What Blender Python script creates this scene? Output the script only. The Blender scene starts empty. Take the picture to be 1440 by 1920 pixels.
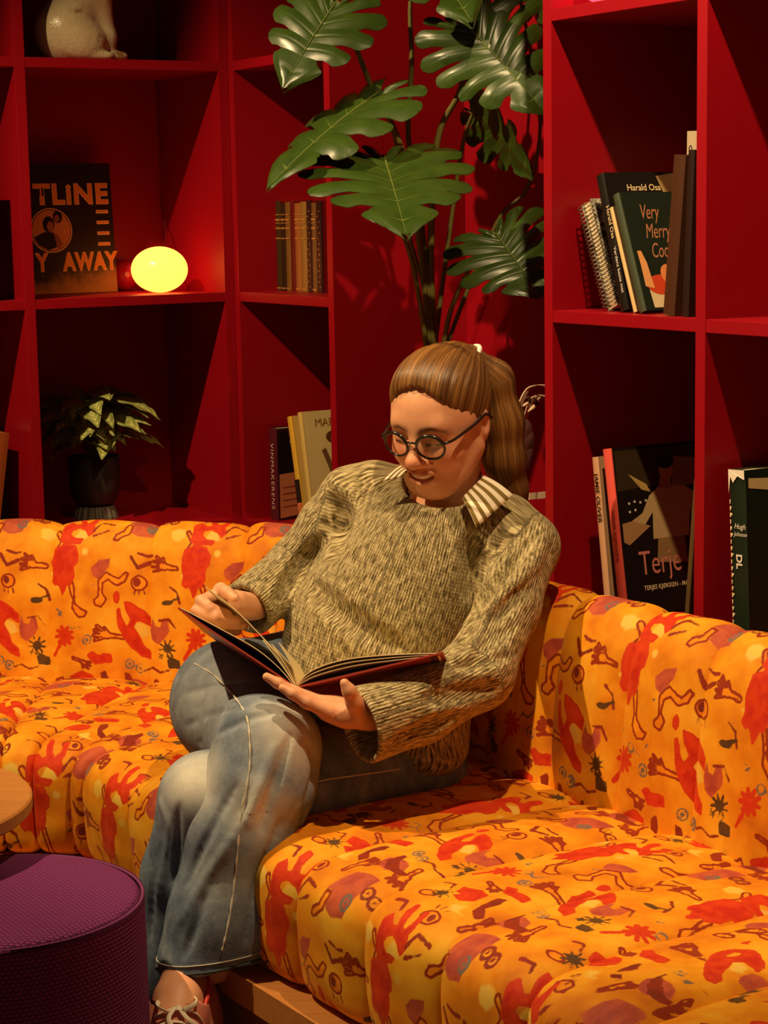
import bpy, bmesh, math, random
import numpy as np
from mathutils import Vector, Matrix

# ---------------------------------------------------------------- camera
SC = bpy.context.scene
COL = SC.collection
FPX, CAM_H, PITCH, ROLL = 3700.0, 1.42, math.atan(566.0 / 3700.0), 0.018
_fw = Vector((0, math.cos(PITCH), -math.sin(PITCH)))
_up0 = Vector((0, math.sin(PITCH), math.cos(PITCH)))
_r0 = Vector((1, 0, 0))
CAM_R = _r0 * math.cos(ROLL) - _up0 * math.sin(ROLL)
CAM_U = _r0 * math.sin(ROLL) + _up0 * math.cos(ROLL)
CAM_F = _fw
CAM_P = Vector((0, 0, CAM_H))
cd = bpy.data.cameras.new('camera')
cd.sensor_fit = 'HORIZONTAL'
cd.sensor_width = 36.0
cd.lens = FPX / 1440.0 * 36.0
cd.clip_start = 0.05
cam = bpy.data.objects.new('camera', cd)
COL.objects.link(cam)
_m = Matrix((CAM_R, CAM_U, -CAM_F)).transposed().to_4x4()
_m.translation = CAM_P
cam.matrix_world = _m
SC.camera = cam

# ---------------------------------------------------------------- world, light, exposure
SC.view_settings.view_transform = 'Standard'
SC.view_settings.look = 'None'
SC.view_settings.gamma = 1.0
SC.view_settings.use_curve_mapping = False
SC.view_settings.exposure = 0.0
w = bpy.data.worlds.new('room_dusk')
SC.world = w
w.use_nodes = True
bg = w.node_tree.nodes['Background']
bg.inputs[0].default_value = (1.0, 0.62, 0.36, 1)
bg.inputs[1].default_value = 0.11


def spot(name, loc, target, watts, size_deg, blend, radius, color):
    ld = bpy.data.lights.new(name, 'SPOT')
    ld.energy = watts
    ld.spot_size = math.radians(size_deg)
    ld.spot_blend = blend
    ld.shadow_soft_size = radius
    ld.color = color
    o = bpy.data.objects.new(name, ld)
    COL.objects.link(o)
    o.location = loc
    d = Vector(target) - Vector(loc)
    o.rotation_euler = d.to_track_quat('-Z', 'Y').to_euler()
    return o


WARM = (1.0, 0.70, 0.36)
SPOT_A = (-1.40, 2.90, 2.98)      # two ceiling spotlights, both above the frame
SPOT_B = (0.34, 2.52, 2.75)
spot('ceiling_spot_light', SPOT_A, (-0.1, 3.6, 0.85), 285, 80, 0.5, 0.022, WARM)
spot('ceiling_spot_light', SPOT_B, (0.50, 3.44, 0.90), 135, 68, 0.30, 0.022, WARM)


def W(px, py, Y):
    """world point on the ray of photo pixel (px, py) at world depth Y"""
    d = CAM_F + CAM_R * ((px - 720.0) / FPX) - CAM_U * ((py - 960.0) / FPX)
    return CAM_P + d * (Y / d.y)


def ray(px, py):
    d = CAM_F + CAM_R * ((px - 720.0) / FPX) - CAM_U * ((py - 960.0) / FPX)
    return d.normalized()


def WZ(px, py, Z):
    d = CAM_F + CAM_R * ((px - 720.0) / FPX) - CAM_U * ((py - 960.0) / FPX)
    return CAM_P + d * ((Z - CAM_H) / d.z)

# ---------------------------------------------------------------- helpers
def srgb(r, g, b):
    f = lambda c: (c / 255.0) / 12.92 if c / 255.0 <= 0.04045 else ((c / 255.0 + 0.055) / 1.055) ** 2.4
    return (f(r), f(g), f(b), 1.0)


def new_mat(name, base=(0.5, 0.5, 0.5, 1), rough=0.5, spec=0.5, metal=0.0):
    m = bpy.data.materials.new(name)
    m.use_nodes = True
    b = m.node_tree.nodes['Principled BSDF']
    b.inputs['Base Color'].default_value = base
    b.inputs['Roughness'].default_value = rough
    b.inputs['Specular IOR Level'].default_value = spec
    b.inputs['Metallic'].default_value = metal
    return m, m.node_tree, b


def nd(nt, typ, **kw):
    n = nt.nodes.new(typ)
    for k, v in kw.items():
        setattr(n, k, v)
    return n


def mathn(nt, op, a, b=None, clamp=False, c=None):
    n = nt.nodes.new('ShaderNodeMath')
    n.operation = op
    n.use_clamp = clamp
    for i, v in enumerate((a, b, c)):
        if v is None:
            continue
        if isinstance(v, (int, float)):
            n.inputs[i].default_value = v
        else:
            nt.links.new(v, n.inputs[i])
    return n.outputs[0]


def mixc(nt, fac, a, b):
    n = nt.nodes.new('ShaderNodeMix')
    n.data_type = 'RGBA'
    for sock, v in ((n.inputs[0], fac), (n.inputs[6], a), (n.inputs[7], b)):
        if isinstance(v, (int, float, tuple)):
            sock.default_value = v
        else:
            nt.links.new(v, sock)
    return n.outputs[2]


def noise(nt, vec, scale, detail=3.0, rough=0.5):
    n = nt.nodes.new('ShaderNodeTexNoise')
    n.inputs['Scale'].default_value = scale
    n.inputs['Detail'].default_value = detail
    n.inputs['Roughness'].default_value = rough
    if vec is not None:
        nt.links.new(vec, n.inputs['Vector'])
    return n.outputs[0]


def mapping(nt, vec, scale=(1, 1, 1), rot=(0, 0, 0)):
    n = nt.nodes.new('ShaderNodeMapping')
    n.inputs['Scale'].default_value = scale
    n.inputs['Rotation'].default_value = rot
    nt.links.new(vec, n.inputs['Vector'])
    return n.outputs[0]


def ramp(nt, fac, stops):
    n = nt.nodes.new('ShaderNodeValToRGB')
    while len(n.color_ramp.elements) < len(stops):
        n.color_ramp.elements.new(0.5)
    for e, (p, c) in zip(n.color_ramp.elements, stops):
        e.position = p
        e.color = c
    nt.links.new(fac, n.inputs[0])
    return n.outputs[0]


def bump(nt, bsdf, height, strength=0.3, dist=0.002):
    n = nt.nodes.new('ShaderNodeBump')
    n.inputs['Strength'].default_value = strength
    n.inputs['Distance'].default_value = dist
    nt.links.new(height, n.inputs['Height'])
    nt.links.new(n.outputs[0], bsdf.inputs['Normal'])


def smooth_step(nt, v, lo, hi):
    n = nt.nodes.new('ShaderNodeMapRange')
    n.interpolation_type = 'SMOOTHSTEP'
    n.inputs['From Min'].default_value = lo
    n.inputs['From Max'].default_value = hi
    nt.links.new(v, n.inputs['Value'])
    return n.outputs[0]


def simple(name, rgb, rough=0.55, var=0.12, scale=30.0, spec=0.4, metal=0.0, bmp=0.0):
    """plain procedural paint / print: a colour with slight noise variation"""
    m, nt, b = new_mat(name, srgb(*rgb), rough, spec, metal)
    tc = nd(nt, 'ShaderNodeTexCoord')
    n = noise(nt, tc.outputs['Object'], scale, 4)
    c = srgb(*rgb)
    lo = tuple(x * (1 - var) for x in c[:3]) + (1,)
    hi = tuple(min(1, x * (1 + var)) for x in c[:3]) + (1,)
    col = mixc(nt, n, lo, hi)
    nt.links.new(col, b.inputs['Base Color'])
    if bmp:
        bump(nt, b, noise(nt, tc.outputs['Object'], scale * 12, 3), bmp, 0.001)
    return m


def tag(o, label=None, cat=None, group=None, kind=None):
    if label: o['label'] = label
    if cat: o['category'] = cat
    if group: o['group'] = group
    if kind: o['kind'] = kind
    return o


def empty(name, loc, label=None, cat=None, group=None, kind=None, rot=None):
    o = bpy.data.objects.new(name, None)
    o.empty_display_size = 0.05
    COL.objects.link(o)
    M = Matrix.Translation(Vector(loc))
    if rot is not None:
        M = M @ rot.to_4x4()
    o.matrix_world = M
    WORLD[o] = M
    return tag(o, label, cat, group, kind)


WORLD = {}


def link(name, me, mat=None, parent=None, M=None, smooth=False, world=False):
    """link a mesh as one object; M is its matrix in the parent's space (or in world space when world=True)"""
    o = bpy.data.objects.new(name, me)
    COL.objects.link(o)
    M = M or Matrix.Identity(4)
    if parent is not None:
        o.parent = parent
        PW = WORLD[parent]
        if world:
            WORLD[o] = M.copy()
            o.matrix_local = PW.inverted() @ M
        else:
            WORLD[o] = PW @ M
            o.matrix_local = M
    else:
        o.matrix_world = M
        WORLD[o] = M.copy()
    if mat is not None and not me.materials:
        for x in (mat if isinstance(mat, (list, tuple)) else [mat]):
            me.materials.append(x)
    if smooth:
        me.polygons.foreach_set('use_smooth', [True] * len(me.polygons))
    return o


def mesh_np(name, verts, faces, smooth=False):
    me = bpy.data.meshes.new(name)
    verts = np.asarray(verts, dtype=np.float32).reshape(-1, 3)
    faces = np.asarray(faces, dtype=np.int32)
    n, k = faces.shape
    me.vertices.add(len(verts))
    me.vertices.foreach_set('co', verts.ravel())
    me.loops.add(n * k)
    me.loops.foreach_set('vertex_index', faces.ravel())
    me.polygons.add(n)
    me.polygons.foreach_set('loop_start', np.arange(0, n * k, k, dtype=np.int32))
    try:
        me.polygons.foreach_set('loop_total', np.full(n, k, dtype=np.int32))
    except Exception:
        pass
    me.update(calc_edges=True)
    if smooth:
        me.polygons.foreach_set('use_smooth', np.ones(n, dtype=bool))
    return me


def mesh_py(name, verts, faces, smooth=False):
    me = bpy.data.meshes.new(name)
    me.from_pydata([tuple(v) for v in verts], [], [tuple(f) for f in faces])
    me.update()
    if smooth:
        me.polygons.foreach_set('use_smooth', [True] * len(me.polygons))
    return me


def bm_mesh(name, bm, smooth=False):
    me = bpy.data.meshes.new(name)
    bmesh.ops.recalc_face_normals(bm, faces=bm.faces)
    bm.to_mesh(me)
    bm.free()
    if smooth:
        me.polygons.foreach_set('use_smooth', [True] * len(me.polygons))
    return me


def add_box(bm, c, s, M=None, bev=0.0):
    T = Matrix.Translation(Vector(c)) @ Matrix.Diagonal((s[0], s[1], s[2], 1))
    if M is not None:
        T = M @ T
    r = bmesh.ops.create_cube(bm, size=1.0, matrix=T)
    if bev > 0:
        vs = set(r['verts'])
        es = [e for e in bm.edges if e.verts[0] in vs and e.verts[1] in vs]
        bmesh.ops.bevel(bm, geom=es, offset=bev, segments=2, affect='EDGES', profile=0.7)


def box_mesh(name, s, bev=0.0, c=(0, 0, 0)):
    bm = bmesh.new()
    add_box(bm, c, s, None, bev)
    return bm_mesh(name, bm)


def tube(name, pts, radii, seg=10, caps=True, smooth=True, flat=None):
    """swept tube through pts; radii a number or list; flat squashes the second axis"""
    pts = [Vector(p) for p in pts]
    n = len(pts)
    if isinstance(radii, (int, float)):
        radii = [radii] * n
    V, F = [], []
    t = (pts[1] - pts[0]).normalized()
    a = Vector((0, 0, 1)) if abs(t.z) < 0.9 else Vector((1, 0, 0))
    nrm = t.cross(a).normalized()
    for i in range(n):
        tt = (pts[min(i + 1, n - 1)] - pts[max(i - 1, 0)]).normalized()
        nrm = (nrm - tt * nrm.dot(tt)).normalized()
        b = tt.cross(nrm)
        for k in range(seg):
            an = 2 * math.pi * k / seg
            V.append(pts[i] + nrm * math.cos(an) * radii[i] + b * math.sin(an) * radii[i] * (flat or 1.0))
    for i in range(n - 1):
        for k in range(seg):
            k2 = (k + 1) % seg
            F.append((i * seg + k, i * seg + k2, (i + 1) * seg + k2, (i + 1) * seg + k))
    if caps:
        F.append(tuple(range(seg - 1, -1, -1)))
        F.append(tuple((n - 1) * seg + k for k in range(seg)))
    return mesh_py(name, V, F, smooth)


def catmull(pts, per=8, closed=False):
    P = [Vector(p) for p in pts]
    out = []
    n = len(P)
    rng = n if closed else n - 1
    for i in range(rng):
        if closed:
            p0, p1, p2, p3 = P[(i - 1) % n], P[i], P[(i + 1) % n], P[(i + 2) % n]
        else:
            p0, p1, p2, p3 = P[max(i - 1, 0)], P[i], P[i + 1], P[min(i + 2, n - 1)]
        for j in range(per):
            t = j / per
            out.append(0.5 * ((2 * p1) + (p2 - p0) * t + (2 * p0 - 5 * p1 + 4 * p2 - p3) * t * t
                              + (3 * p1 - p0 - 3 * p2 + p3) * t ** 3))
    if not closed:
        out.append(P[-1].copy())
    return out


def lathe(name, prof, seg=48, smooth=True):
    """prof: list of (r, z)"""
    V, F = [], []
    n = len(prof)
    for (r, z) in prof:
        for k in range(seg):
            a = 2 * math.pi * k / seg
            V.append((r * math.cos(a), r * math.sin(a), z))
    for i in range(n - 1):
        for k in range(seg):
            k2 = (k + 1) % seg
            F.append((i * seg + k, i * seg + k2, (i + 1) * seg + k2, (i + 1) * seg + k))
    if prof[0][0] > 1e-6:
        F.append(tuple(range(seg - 1, -1, -1)))
    if prof[-1][0] > 1e-6:
        F.append(tuple((n - 1) * seg + k for k in range(seg)))
    return mesh_py(name, V, F, smooth)


def text_mesh(name, body, size=1.0, shear=0.0, spacing=1.0, extrude=0.0, align='LEFT', offset=0.0):
    cu = bpy.data.curves.new(name, 'FONT')
    cu.body = body
    cu.size = size
    cu.shear = shear
    cu.space_character = spacing
    cu.extrude = extrude
    cu.offset = offset
    cu.align_x = align
    cu.resolution_u = 3
    ob = bpy.data.objects.new(name + '_tmp', cu)
    COL.objects.link(ob)
    dg = bpy.context.evaluated_depsgraph_get()
    me = bpy.data.meshes.new_from_object(ob.evaluated_get(dg))
    bpy.data.objects.remove(ob)
    bpy.data.curves.remove(cu)
    me.name = name
    return me


def add_attr(me, name, arr, typ='FLOAT'):
    a = me.attributes.new(name, typ, 'POINT')
    if typ == 'FLOAT':
        a.data.foreach_set('value', np.asarray(arr, dtype=np.float32).ravel())
    elif typ == 'FLOAT_VECTOR':
        a.data.foreach_set('vector', np.asarray(arr, dtype=np.float32).ravel())
    elif typ == 'FLOAT_COLOR':
        a.data.foreach_set('color', np.asarray(arr, dtype=np.float32).ravel())


def attr(nt, name, out='Fac'):
    n = nt.nodes.new('ShaderNodeAttribute')
    n.attribute_name = name
    return n.outputs[out]


def frame(x, y, z, o):
    """4x4 matrix from axis vectors and origin"""
    M = Matrix((Vector(x), Vector(y), Vector(z))).transposed().to_4x4()
    M.translation = Vector(o)
    return M

# ---------------------------------------------------------------- the room: frames of the two walls
TH = math.radians(30.57)
E = Vector((math.sin(TH), -math.cos(TH), 0))      # along the right-hand bookcase, towards the camera
MM = Vector((math.cos(TH), math.sin(TH), 0))      # into the right-hand bookcase
NN = -E                                           # into the left-hand bookcase
G = -MM                                           # along the left-hand bookcase, towards the camera
CORNER = Vector((-0.348, 4.747, 0))
Z3 = Vector((0, 0, 1))
DEPTH, PT, ST = 0.345, 0.025, 0.022


def RW(s, d, z):
    return CORNER + E * s + MM * d + Z3 * z


def LW(k, d, z):
    return CORNER + G * k + NN * d + Z3 * z


M_RW = frame(E, MM, Z3, CORNER)      # local x along, y depth  (left handed is fine for boxes)
M_LW = frame(G, NN, Z3, CORNER)

# red paint over wood
RED, nt, b = new_mat('red_paint', (0.33, 0.004, 0.009, 1), 0.42, 0.35)
tc = nd(nt, 'ShaderNodeTexCoord')
g1 = noise(nt, mapping(nt, tc.outputs['Object'], (60, 60, 2.2)), 3.0, 5, 0.6)
g2 = noise(nt, tc.outputs['Object'], 2.5, 2)
c1 = mixc(nt, g1, (0.27, 0.0011, 0.0064, 1), (0.33, 0.0021, 0.0094, 1))
nt.links.new(mixc(nt, mathn(nt, 'MULTIPLY', g2, 0.35), c1, (0.25, 0.0010, 0.005, 1)), b.inputs['Base Color'])
bump(nt, b, g1, 0.10, 0.001)

FLOOR_M, nt, b = new_mat('oak_floor', srgb(120, 78, 40), 0.5, 0.4)
tc = nd(nt, 'ShaderNodeTexCoord')
g1 = noise(nt, mapping(nt, tc.outputs['Object'], (3, 60, 3)), 2.0, 5, 0.6)
nt.links.new(mixc(nt, g1, srgb(95, 58, 26), srgb(150, 102, 56)), b.inputs['Base Color'])

OAK, nt, b = new_mat('oak_wood', srgb(190, 130, 70), 0.45, 0.4)
tc = nd(nt, 'ShaderNodeTexCoord')
g1 = noise(nt, mapping(nt, tc.outputs['Object'], (2.5, 45, 45)), 2.0, 6, 0.65)
g2 = noise(nt, mapping(nt, tc.outputs['Object'], (6, 160, 160)), 2.0, 3, 0.6)
c1 = mixc(nt, g1, srgb(165, 100, 42), srgb(214, 152, 84))
nt.links.new(mixc(nt, mathn(nt, 'MULTIPLY', g2, 0.5), c1, srgb(140, 84, 36)), b.inputs['Base Color'])
bump(nt, b, g2, 0.15, 0.001)

CEIL_M = simple('ceiling_paint', (60, 22, 18), 0.8, 0.05)

fl = link('floor', box_mesh('floor', (7.0, 7.6, 0.04)), FLOOR_M, None, Matrix.Translation((0.0, 2.6, -0.02)))
tag(fl, 'oak plank floor under the sofa', None, None, 'structure')


def slab(name, M, x0, x1, y0, y1, z0, z1, mat, parent=None, bev=0.0):
    """box given in a wall's own coordinates"""
    me = box_mesh(name, (x1 - x0, y1 - y0, z1 - z0), bev)
    L = M @ Matrix.Translation(((x0 + x1) / 2, (y0 + y1) / 2, (z0 + z1) / 2))
    return link(name, me, mat, parent, L, world=True)


TOP = 3.02
wl = slab('wall_left', M_LW, -DEPTH - 0.10, 2.6, DEPTH + 0.03, DEPTH + 0.13, 0, TOP + 0.1, RED)
tag(wl, None, None, None, 'structure')
wr = slab('wall_right', M_RW, -DEPTH - 0.02, 3.6, DEPTH + 0.03, DEPTH + 0.13, 0, TOP + 0.1, RED)
tag(wr, None, None, None, 'structure')

SHELF_Z = [0.118, 0.663, 1.211, 1.749, 2.29, 2.84]        # undersides


def bookcase(name, M, label, posts, shelf_bays, hand, back_bays, loc):
    root = empty(name, loc, label, 'bookcase')
    for i, s in enumerate(posts):
        wdt = PT
        slab('upright', M, s, s + wdt, 0.0, DEPTH, 0.0, TOP, RED, root, 0.0012)
    for (a, bb) in back_bays:
        slab('back_panel', M, a + 0.0, bb, DEPTH, DEPTH + 0.014, 0.0, TOP, RED, root)
    for (a, bb, zs) in shelf_bays:
        for z in zs:
            slab('shelf', M, a, bb, 0.001, DEPTH - 0.001, z, z + ST, RED, root, 0.0012)
    slab('plinth', M, posts[0] + PT, posts[-1], 0.02, 0.04, 0.0, SHELF_Z[0], RED, root)
    return root


# left-hand bookcase: k grows towards the camera's left
LP = [0.0, 0.5027, 0.98, 1.46]
lb = []
for i in range(len(LP) - 1):
    lb.append((LP[i] + PT, LP[i + 1], SHELF_Z))
CASE_L = bookcase('bookcase', M_LW, 'red built-in bookcase with the glowing globe lamp, along the left wall',
                  LP, lb, -1, [(LP[i] + 0.002, LP[i + 1] + PT - 0.002) for i in range(3)], LW(0.6, 0.1, 0))
# right-hand bookcase: s grows towards the camera's right; two bays wide niche for the tall plant
RP = [0.0, 0.4596, 1.2776, 1.7089, 2.14, 2.57]
rb = []
for i in (0, 2, 3, 4):
    rb.append((RP[i] + PT, RP[i + 1], SHELF_Z))
rb.append((RP[1] + PT, RP[2], [SHELF_Z[0], SHELF_Z[-1]]))
CASE_R = bookcase('bookcase', M_RW, 'red built-in bookcase with an open niche for the tall plant, behind the seated person',
                  RP, rb, 1, [(RP[i] + 0.002, RP[i + 1] + PT - 0.002) for i in range(5)], RW(1.2, 0.1, 0))

# ceiling and the two spotlight fittings that light the corner
ce = link('ceiling', box_mesh('ceiling', (7.0, 7.6, 0.04)), CEIL_M, None, Matrix.Translation((0, 2.6, TOP + 0.14)))
tag(ce, None, None, None, 'structure')

# ---------------------------------------------------------------- the sofa: printed velvet in upright channels
# one repeat of the print, drawn as signed distances (metres) on a tile
TW, THH = 0.289, 0.436          # size of one repeat
TNX, TNY = 232, 350
_ux = (np.arange(TNX) + 0.5) / TNX * TW
_uy = (np.arange(TNY) + 0.5) / TNY * THH
TU, TV = np.meshgrid(_ux, _uy)          # v runs down the fabric
KU = TW / 770.0                         # drawing units -> metres


def _wrap(cx, cy):
    du = (TU - cx + TW / 2) % TW - TW / 2
    dv = (TV - cy + THH / 2) % THH - THH / 2
    return du, dv


def sd_poly(pts):
    P = np.array(pts, dtype=np.float64) * KU
    c = P.mean(0)
    du, dv = _wrap(c[0], c[1])
    P = P - c
    d = np.full(TU.shape, 1e9)
    s = np.ones(TU.shape)
    n = len(P)
    for i in range(n):
        a, bq = P[i], P[i - 1]
        ex, ey = bq[0] - a[0], bq[1] - a[1]
        wx, wy = du - a[0], dv - a[1]
        t = np.clip((wx * ex + wy * ey) / (ex * ex + ey * ey + 1e-12), 0, 1)
        d = np.minimum(d, (wx - ex * t) ** 2 + (wy - ey * t) ** 2)
        c1 = dv >= a[1]
        c2 = dv < bq[1]
        c3 = ex * wy > ey * wx
        flip = (c1 & c2 & c3) | (~c1 & ~c2 & ~c3)
        s = np.where(flip, -s, s)
    return s * np.sqrt(d)


def sd_line(pts, r):
    P = np.array(pts, dtype=np.float64) * KU
    c = P.mean(0)
    du, dv = _wrap(c[0], c[1])
    P = P - c
    d = np.full(TU.shape, 1e9)
    for i in range(len(P) - 1):
        a, bq = P[i], P[i + 1]
        ex, ey = bq - a
        wx, wy = du - a[0], dv - a[1]
        t = np.clip((wx * ex + wy * ey) / (ex * ex + ey * ey + 1e-12), 0, 1)
        d = np.minimum(d, (wx - ex * t) ** 2 + (wy - ey * t) ** 2)
    return np.sqrt(d) - r * KU


def sd_disc(cx, cy, r, sx=1.0, sy=1.0):
    du, dv = _wrap(cx * KU, cy * KU)
    return np.sqrt((du / sx) ** 2 + (dv / sy) ** 2) - r * KU


def un(*ds):
    out = ds[0]
    for d in ds[1:]:
        out = np.minimum(out, d)
    return out


def hand(cx, cy, ang, size, arm=1.4, spread=0.30, n=4):
    ca, sa = math.cos(ang), math.sin(ang)
    R = lambda x, y: (cx + (x * ca - y * sa) * size, cy + (x * sa + y * ca) * size)
    ds = [sd_line([R(-0.25, 0), R(0.25, 0)], 0.42 * size)]
    for i in range(n):
        a = (i - (n - 1) / 2) * spread
        ln = 1.35 - 0.12 * abs(i - 1.3)
        ds.append(sd_line([R(0.2, (i - (n - 1) / 2) * 0.24), R(0.2 + ln * math.cos(a), (i - (n - 1) / 2) * 0.24 + ln * math.sin(a))], 0.145 * size))
    ds.append(sd_line([R(-0.2, 0.3), R(0.25, 0.85)], 0.15 * size))
    if arm:
        ds.append(sd_line([R(-0.3, 0), R(-arm, 0.1)], 0.26 * size))
    return un(*ds)


def spiky(cx, cy, r, n, ln, wdt=6, ph=0.2):
    ds = [sd_disc(cx, cy, r)]
    for i in range(n):
        a = 2 * math.pi * i / n + ph
        ds.append(sd_line([(cx + math.cos(a) * r * 0.7, cy + math.sin(a) * r * 0.7), (cx + math.cos(a) * ln, cy + math.sin(a) * ln)], wdt))
    return un(*ds)


def ring(cx, cy, r, wd):
    return np.abs(sd_disc(cx, cy, r)) - wd * KU


def shx(pts, dx=-215, dy=-45):
    return [(x + dx, y + dy) for x, y in pts]


L_red = un(
    sd_poly(shx([(262, 175), (290, 150), (330, 185), (362, 180), (340, 120), (345, 78), (366, 85), (376, 150), (398, 182), (425, 150), (425, 100), (446, 95), (446, 165), (432, 188), (452, 220), (425, 245), (402, 218), (360, 202), (322, 215), (310, 240), (340, 262), (392, 268), (375, 288), (300, 290), (260, 275)])),
    sd_poly(shx([(230, 320), (290, 295), (350, 305), (374, 350), (370, 390), (350, 412), (352, 470), (330, 520), (312, 510), (302, 545), (285, 572), (272, 530), (255, 510), (240, 520), (222, 500), (228, 450), (217, 400)])),
    sd_poly(shx([(655, 605), (700, 615), (760, 650), (800, 690), (800, 735), (750, 705), (722, 712), (705, 745), (740, 800), (760, 850), (800, 880), (800, 922), (750, 905), (690, 850), (650, 800), (622, 740), (612, 650), (626, 640), (642, 700), (670, 745), (694, 700), (665, 650)])),
    sd_poly(shx([(440, 905), (470, 890), (500, 910), (540, 900), (575, 902), (582, 942), (530, 948), (480, 955)])),
    spiky(85, 757, 20, 9, 52, 5), sd_line([(85, 760), (20, 870)], 5), sd_disc(395, 535, 17, 0.8, 1.5),
    sd_poly([(120, 985), (190, 955), (250, 975), (262, 1040), (225, 1075), (160, 1060), (185, 1025), (140, 1030)]))
L_pink = un(
    sd_poly(shx([(690, 70), (760, 55), (832, 55), (826, 110), (792, 235), (720, 245), (670, 226), (665, 170), (632, 170), (655, 130)])),
    sd_poly(shx([(455, 420), (500, 380), (572, 365), (560, 410), (530, 450), (500, 482), (468, 465)])),
    sd_poly(shx([(815, 685), (830, 735), (860, 742), (878, 690), (905, 700), (916, 760), (890, 802), (850, 838), (810, 815), (798, 760)])),
    sd_poly([(430, 1010), (500, 985), (560, 1010), (600, 1070), (540, 1110), (470, 1100), (440, 1060)]))
L_hand = un(
    sd_poly(shx([(322, 505), (348, 500), (358, 560), (368, 618), (402, 648), (440, 662), (422, 692), (384, 696), (344, 642), (350, 600)])),
    sd_poly(shx([(498, 490), (545, 442), (590, 468), (622, 478), (658, 436), (678, 448), (656, 494), (610, 514), (560, 484), (528, 502), (522, 560), (548, 590), (520, 634), (482, 622), (480, 598), (505, 575)])),
    sd_poly(shx([(640, 175), (668, 180), (660, 235), (630, 250), (600, 275), (575, 270), (585, 240), (628, 225)])),
    hand(330, 745, math.pi + 0.15, 46, 2.3), hand(660, 360, math.pi + 0.2, 44, 1.8, 0.34),
    sd_disc(250, 62, 38, 1.25, 0.75), sd_disc(520, 455, 40, 1.0, 0.95), hand(420, 1130, -1.2, 40, 1.8, 0.32), sd_line([(20, 180), (60, 230), (30, 290), (60, 330)], 13), hand(200, 905, 0.4, 30, 2.2, 0.36, 3),
    hand(640, 1090, 1.4, 44, 2.0, 0.33), sd_disc(70, 1120, 26, 1.5, 0.8))
L_brown = un(
    sd_disc(262, 62, 17), sd_disc(508, 450, 24, 0.8, 1.0),
    sd_line([(10, 48), (70, 40), (90, 80)], 7), sd_line([(232, 175), (270, 125), (350, 140)], 7), sd_line([(238, 205), (320, 175)], 6),
    sd_line([(470, 310), (510, 370), (580, 340)], 10), sd_line([(505, 290), (560, 305), (590, 300)], 7),
    sd_line([(500, 490), (495, 520)], 4), sd_line([(520, 495), (522, 528)], 4), sd_line([(545, 490), (555, 520)], 4),
    sd_line([(225, 20), (215, 0)], 4), sd_line([(250, 15), (250, -10)], 4), sd_line([(275, 20), (285, -2)], 4),
    sd_poly([(440, 950), (470, 960), (490, 1010), (560, 1060), (640, 1060), (600, 1100), (520, 1100), (450, 1040)]), sd_line([(700, 470), (745, 500), (762, 560)], 7), sd_line([(640, 660), (700, 650), (735, 700)], 6),
    sd_poly([(300, 960), (330, 940), (350, 990), (340, 1050), (390, 1090), (380, 1130), (330, 1100), (310, 1040)]),
    ring(632, 80, 24, 7), ring(682, 95, 24, 7), sd_disc(632, 80, 8), sd_disc(682, 95, 8),
    sd_line([(560, 940), (600, 925), (650, 950), (700, 935)], 6), sd_line([(30, 1010), (70, 990), (95, 1030)], 6))
L_dark = un(
    spiky(690, 815, 24, 9, 50, 5), spiky(120, 1080, 22, 9, 46, 4.5), sd_disc(690, 560, 17, 2.0, 0.9), sd_line([(690, 560), (760, 530)], 6),
    spiky(655, 855, 5, 5, 18, 4), spiky(712, 870, 5, 5, 18, 4), sd_poly([(690, 880), (720, 872), (760, 880), (765, 925), (700, 925)]))
L_grey = un(
    ring(220, 775, 26, 6), sd_disc(220, 775, 12), ring(135, 695, 20, 5), sd_line([(160, 700), (195, 715), (235, 665)], 5), ring(565, 140, 24, 8), sd_disc(565, 140, 10),
    ring(470, 905, 24, 6), sd_disc(470, 905, 11), ring(530, 930, 24, 6), sd_disc(530, 930, 11),
    sd_line([(35, 610), (70, 625), (45, 640), (72, 645)], 6), sd_line([(250, 470), (270, 460)], 6))
L_pale = un(
    sd_poly([(690, 170), (730, 155), (770, 165), (780, 200), (740, 232), (700, 215)]), sd_line([(0, 410), (40, 400), (60, 380)], 8),
    sd_disc(200, 290, 18), sd_poly([(240, 1120), (290, 1090), (300, 1140), (340, 1150), (270, 1160)]),
    sd_poly([(110, 230), (150, 170), (195, 180), (205, 215), (170, 225), (140, 240)]), sd_poly([(490, 690), (520, 670), (560, 690), (585, 740), (540, 760)]))
LAYERS = {'p_red': L_red, 'p_pink': L_pink, 'p_hand': L_hand, 'p_brown': L_brown, 'p_dark': L_dark, 'p_grey': L_grey, 'p_pale': L_pale}


def tile_sample(L, u, v):
    fx = (u / TW * TNX - 0.5) % TNX
    fy = (v / THH * TNY - 0.5) % TNY
    x0 = np.floor(fx).astype(int) % TNX
    y0 = np.floor(fy).astype(int) % TNY
    x1, y1 = (x0 + 1) % TNX, (y0 + 1) % TNY
    tx, ty = fx - np.floor(fx), fy - np.floor(fy)
    return (L[y0, x0] * (1 - tx) + L[y0, x1] * tx) * (1 - ty) + (L[y1, x0] * (1 - tx) + L[y1, x1] * tx) * ty


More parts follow.
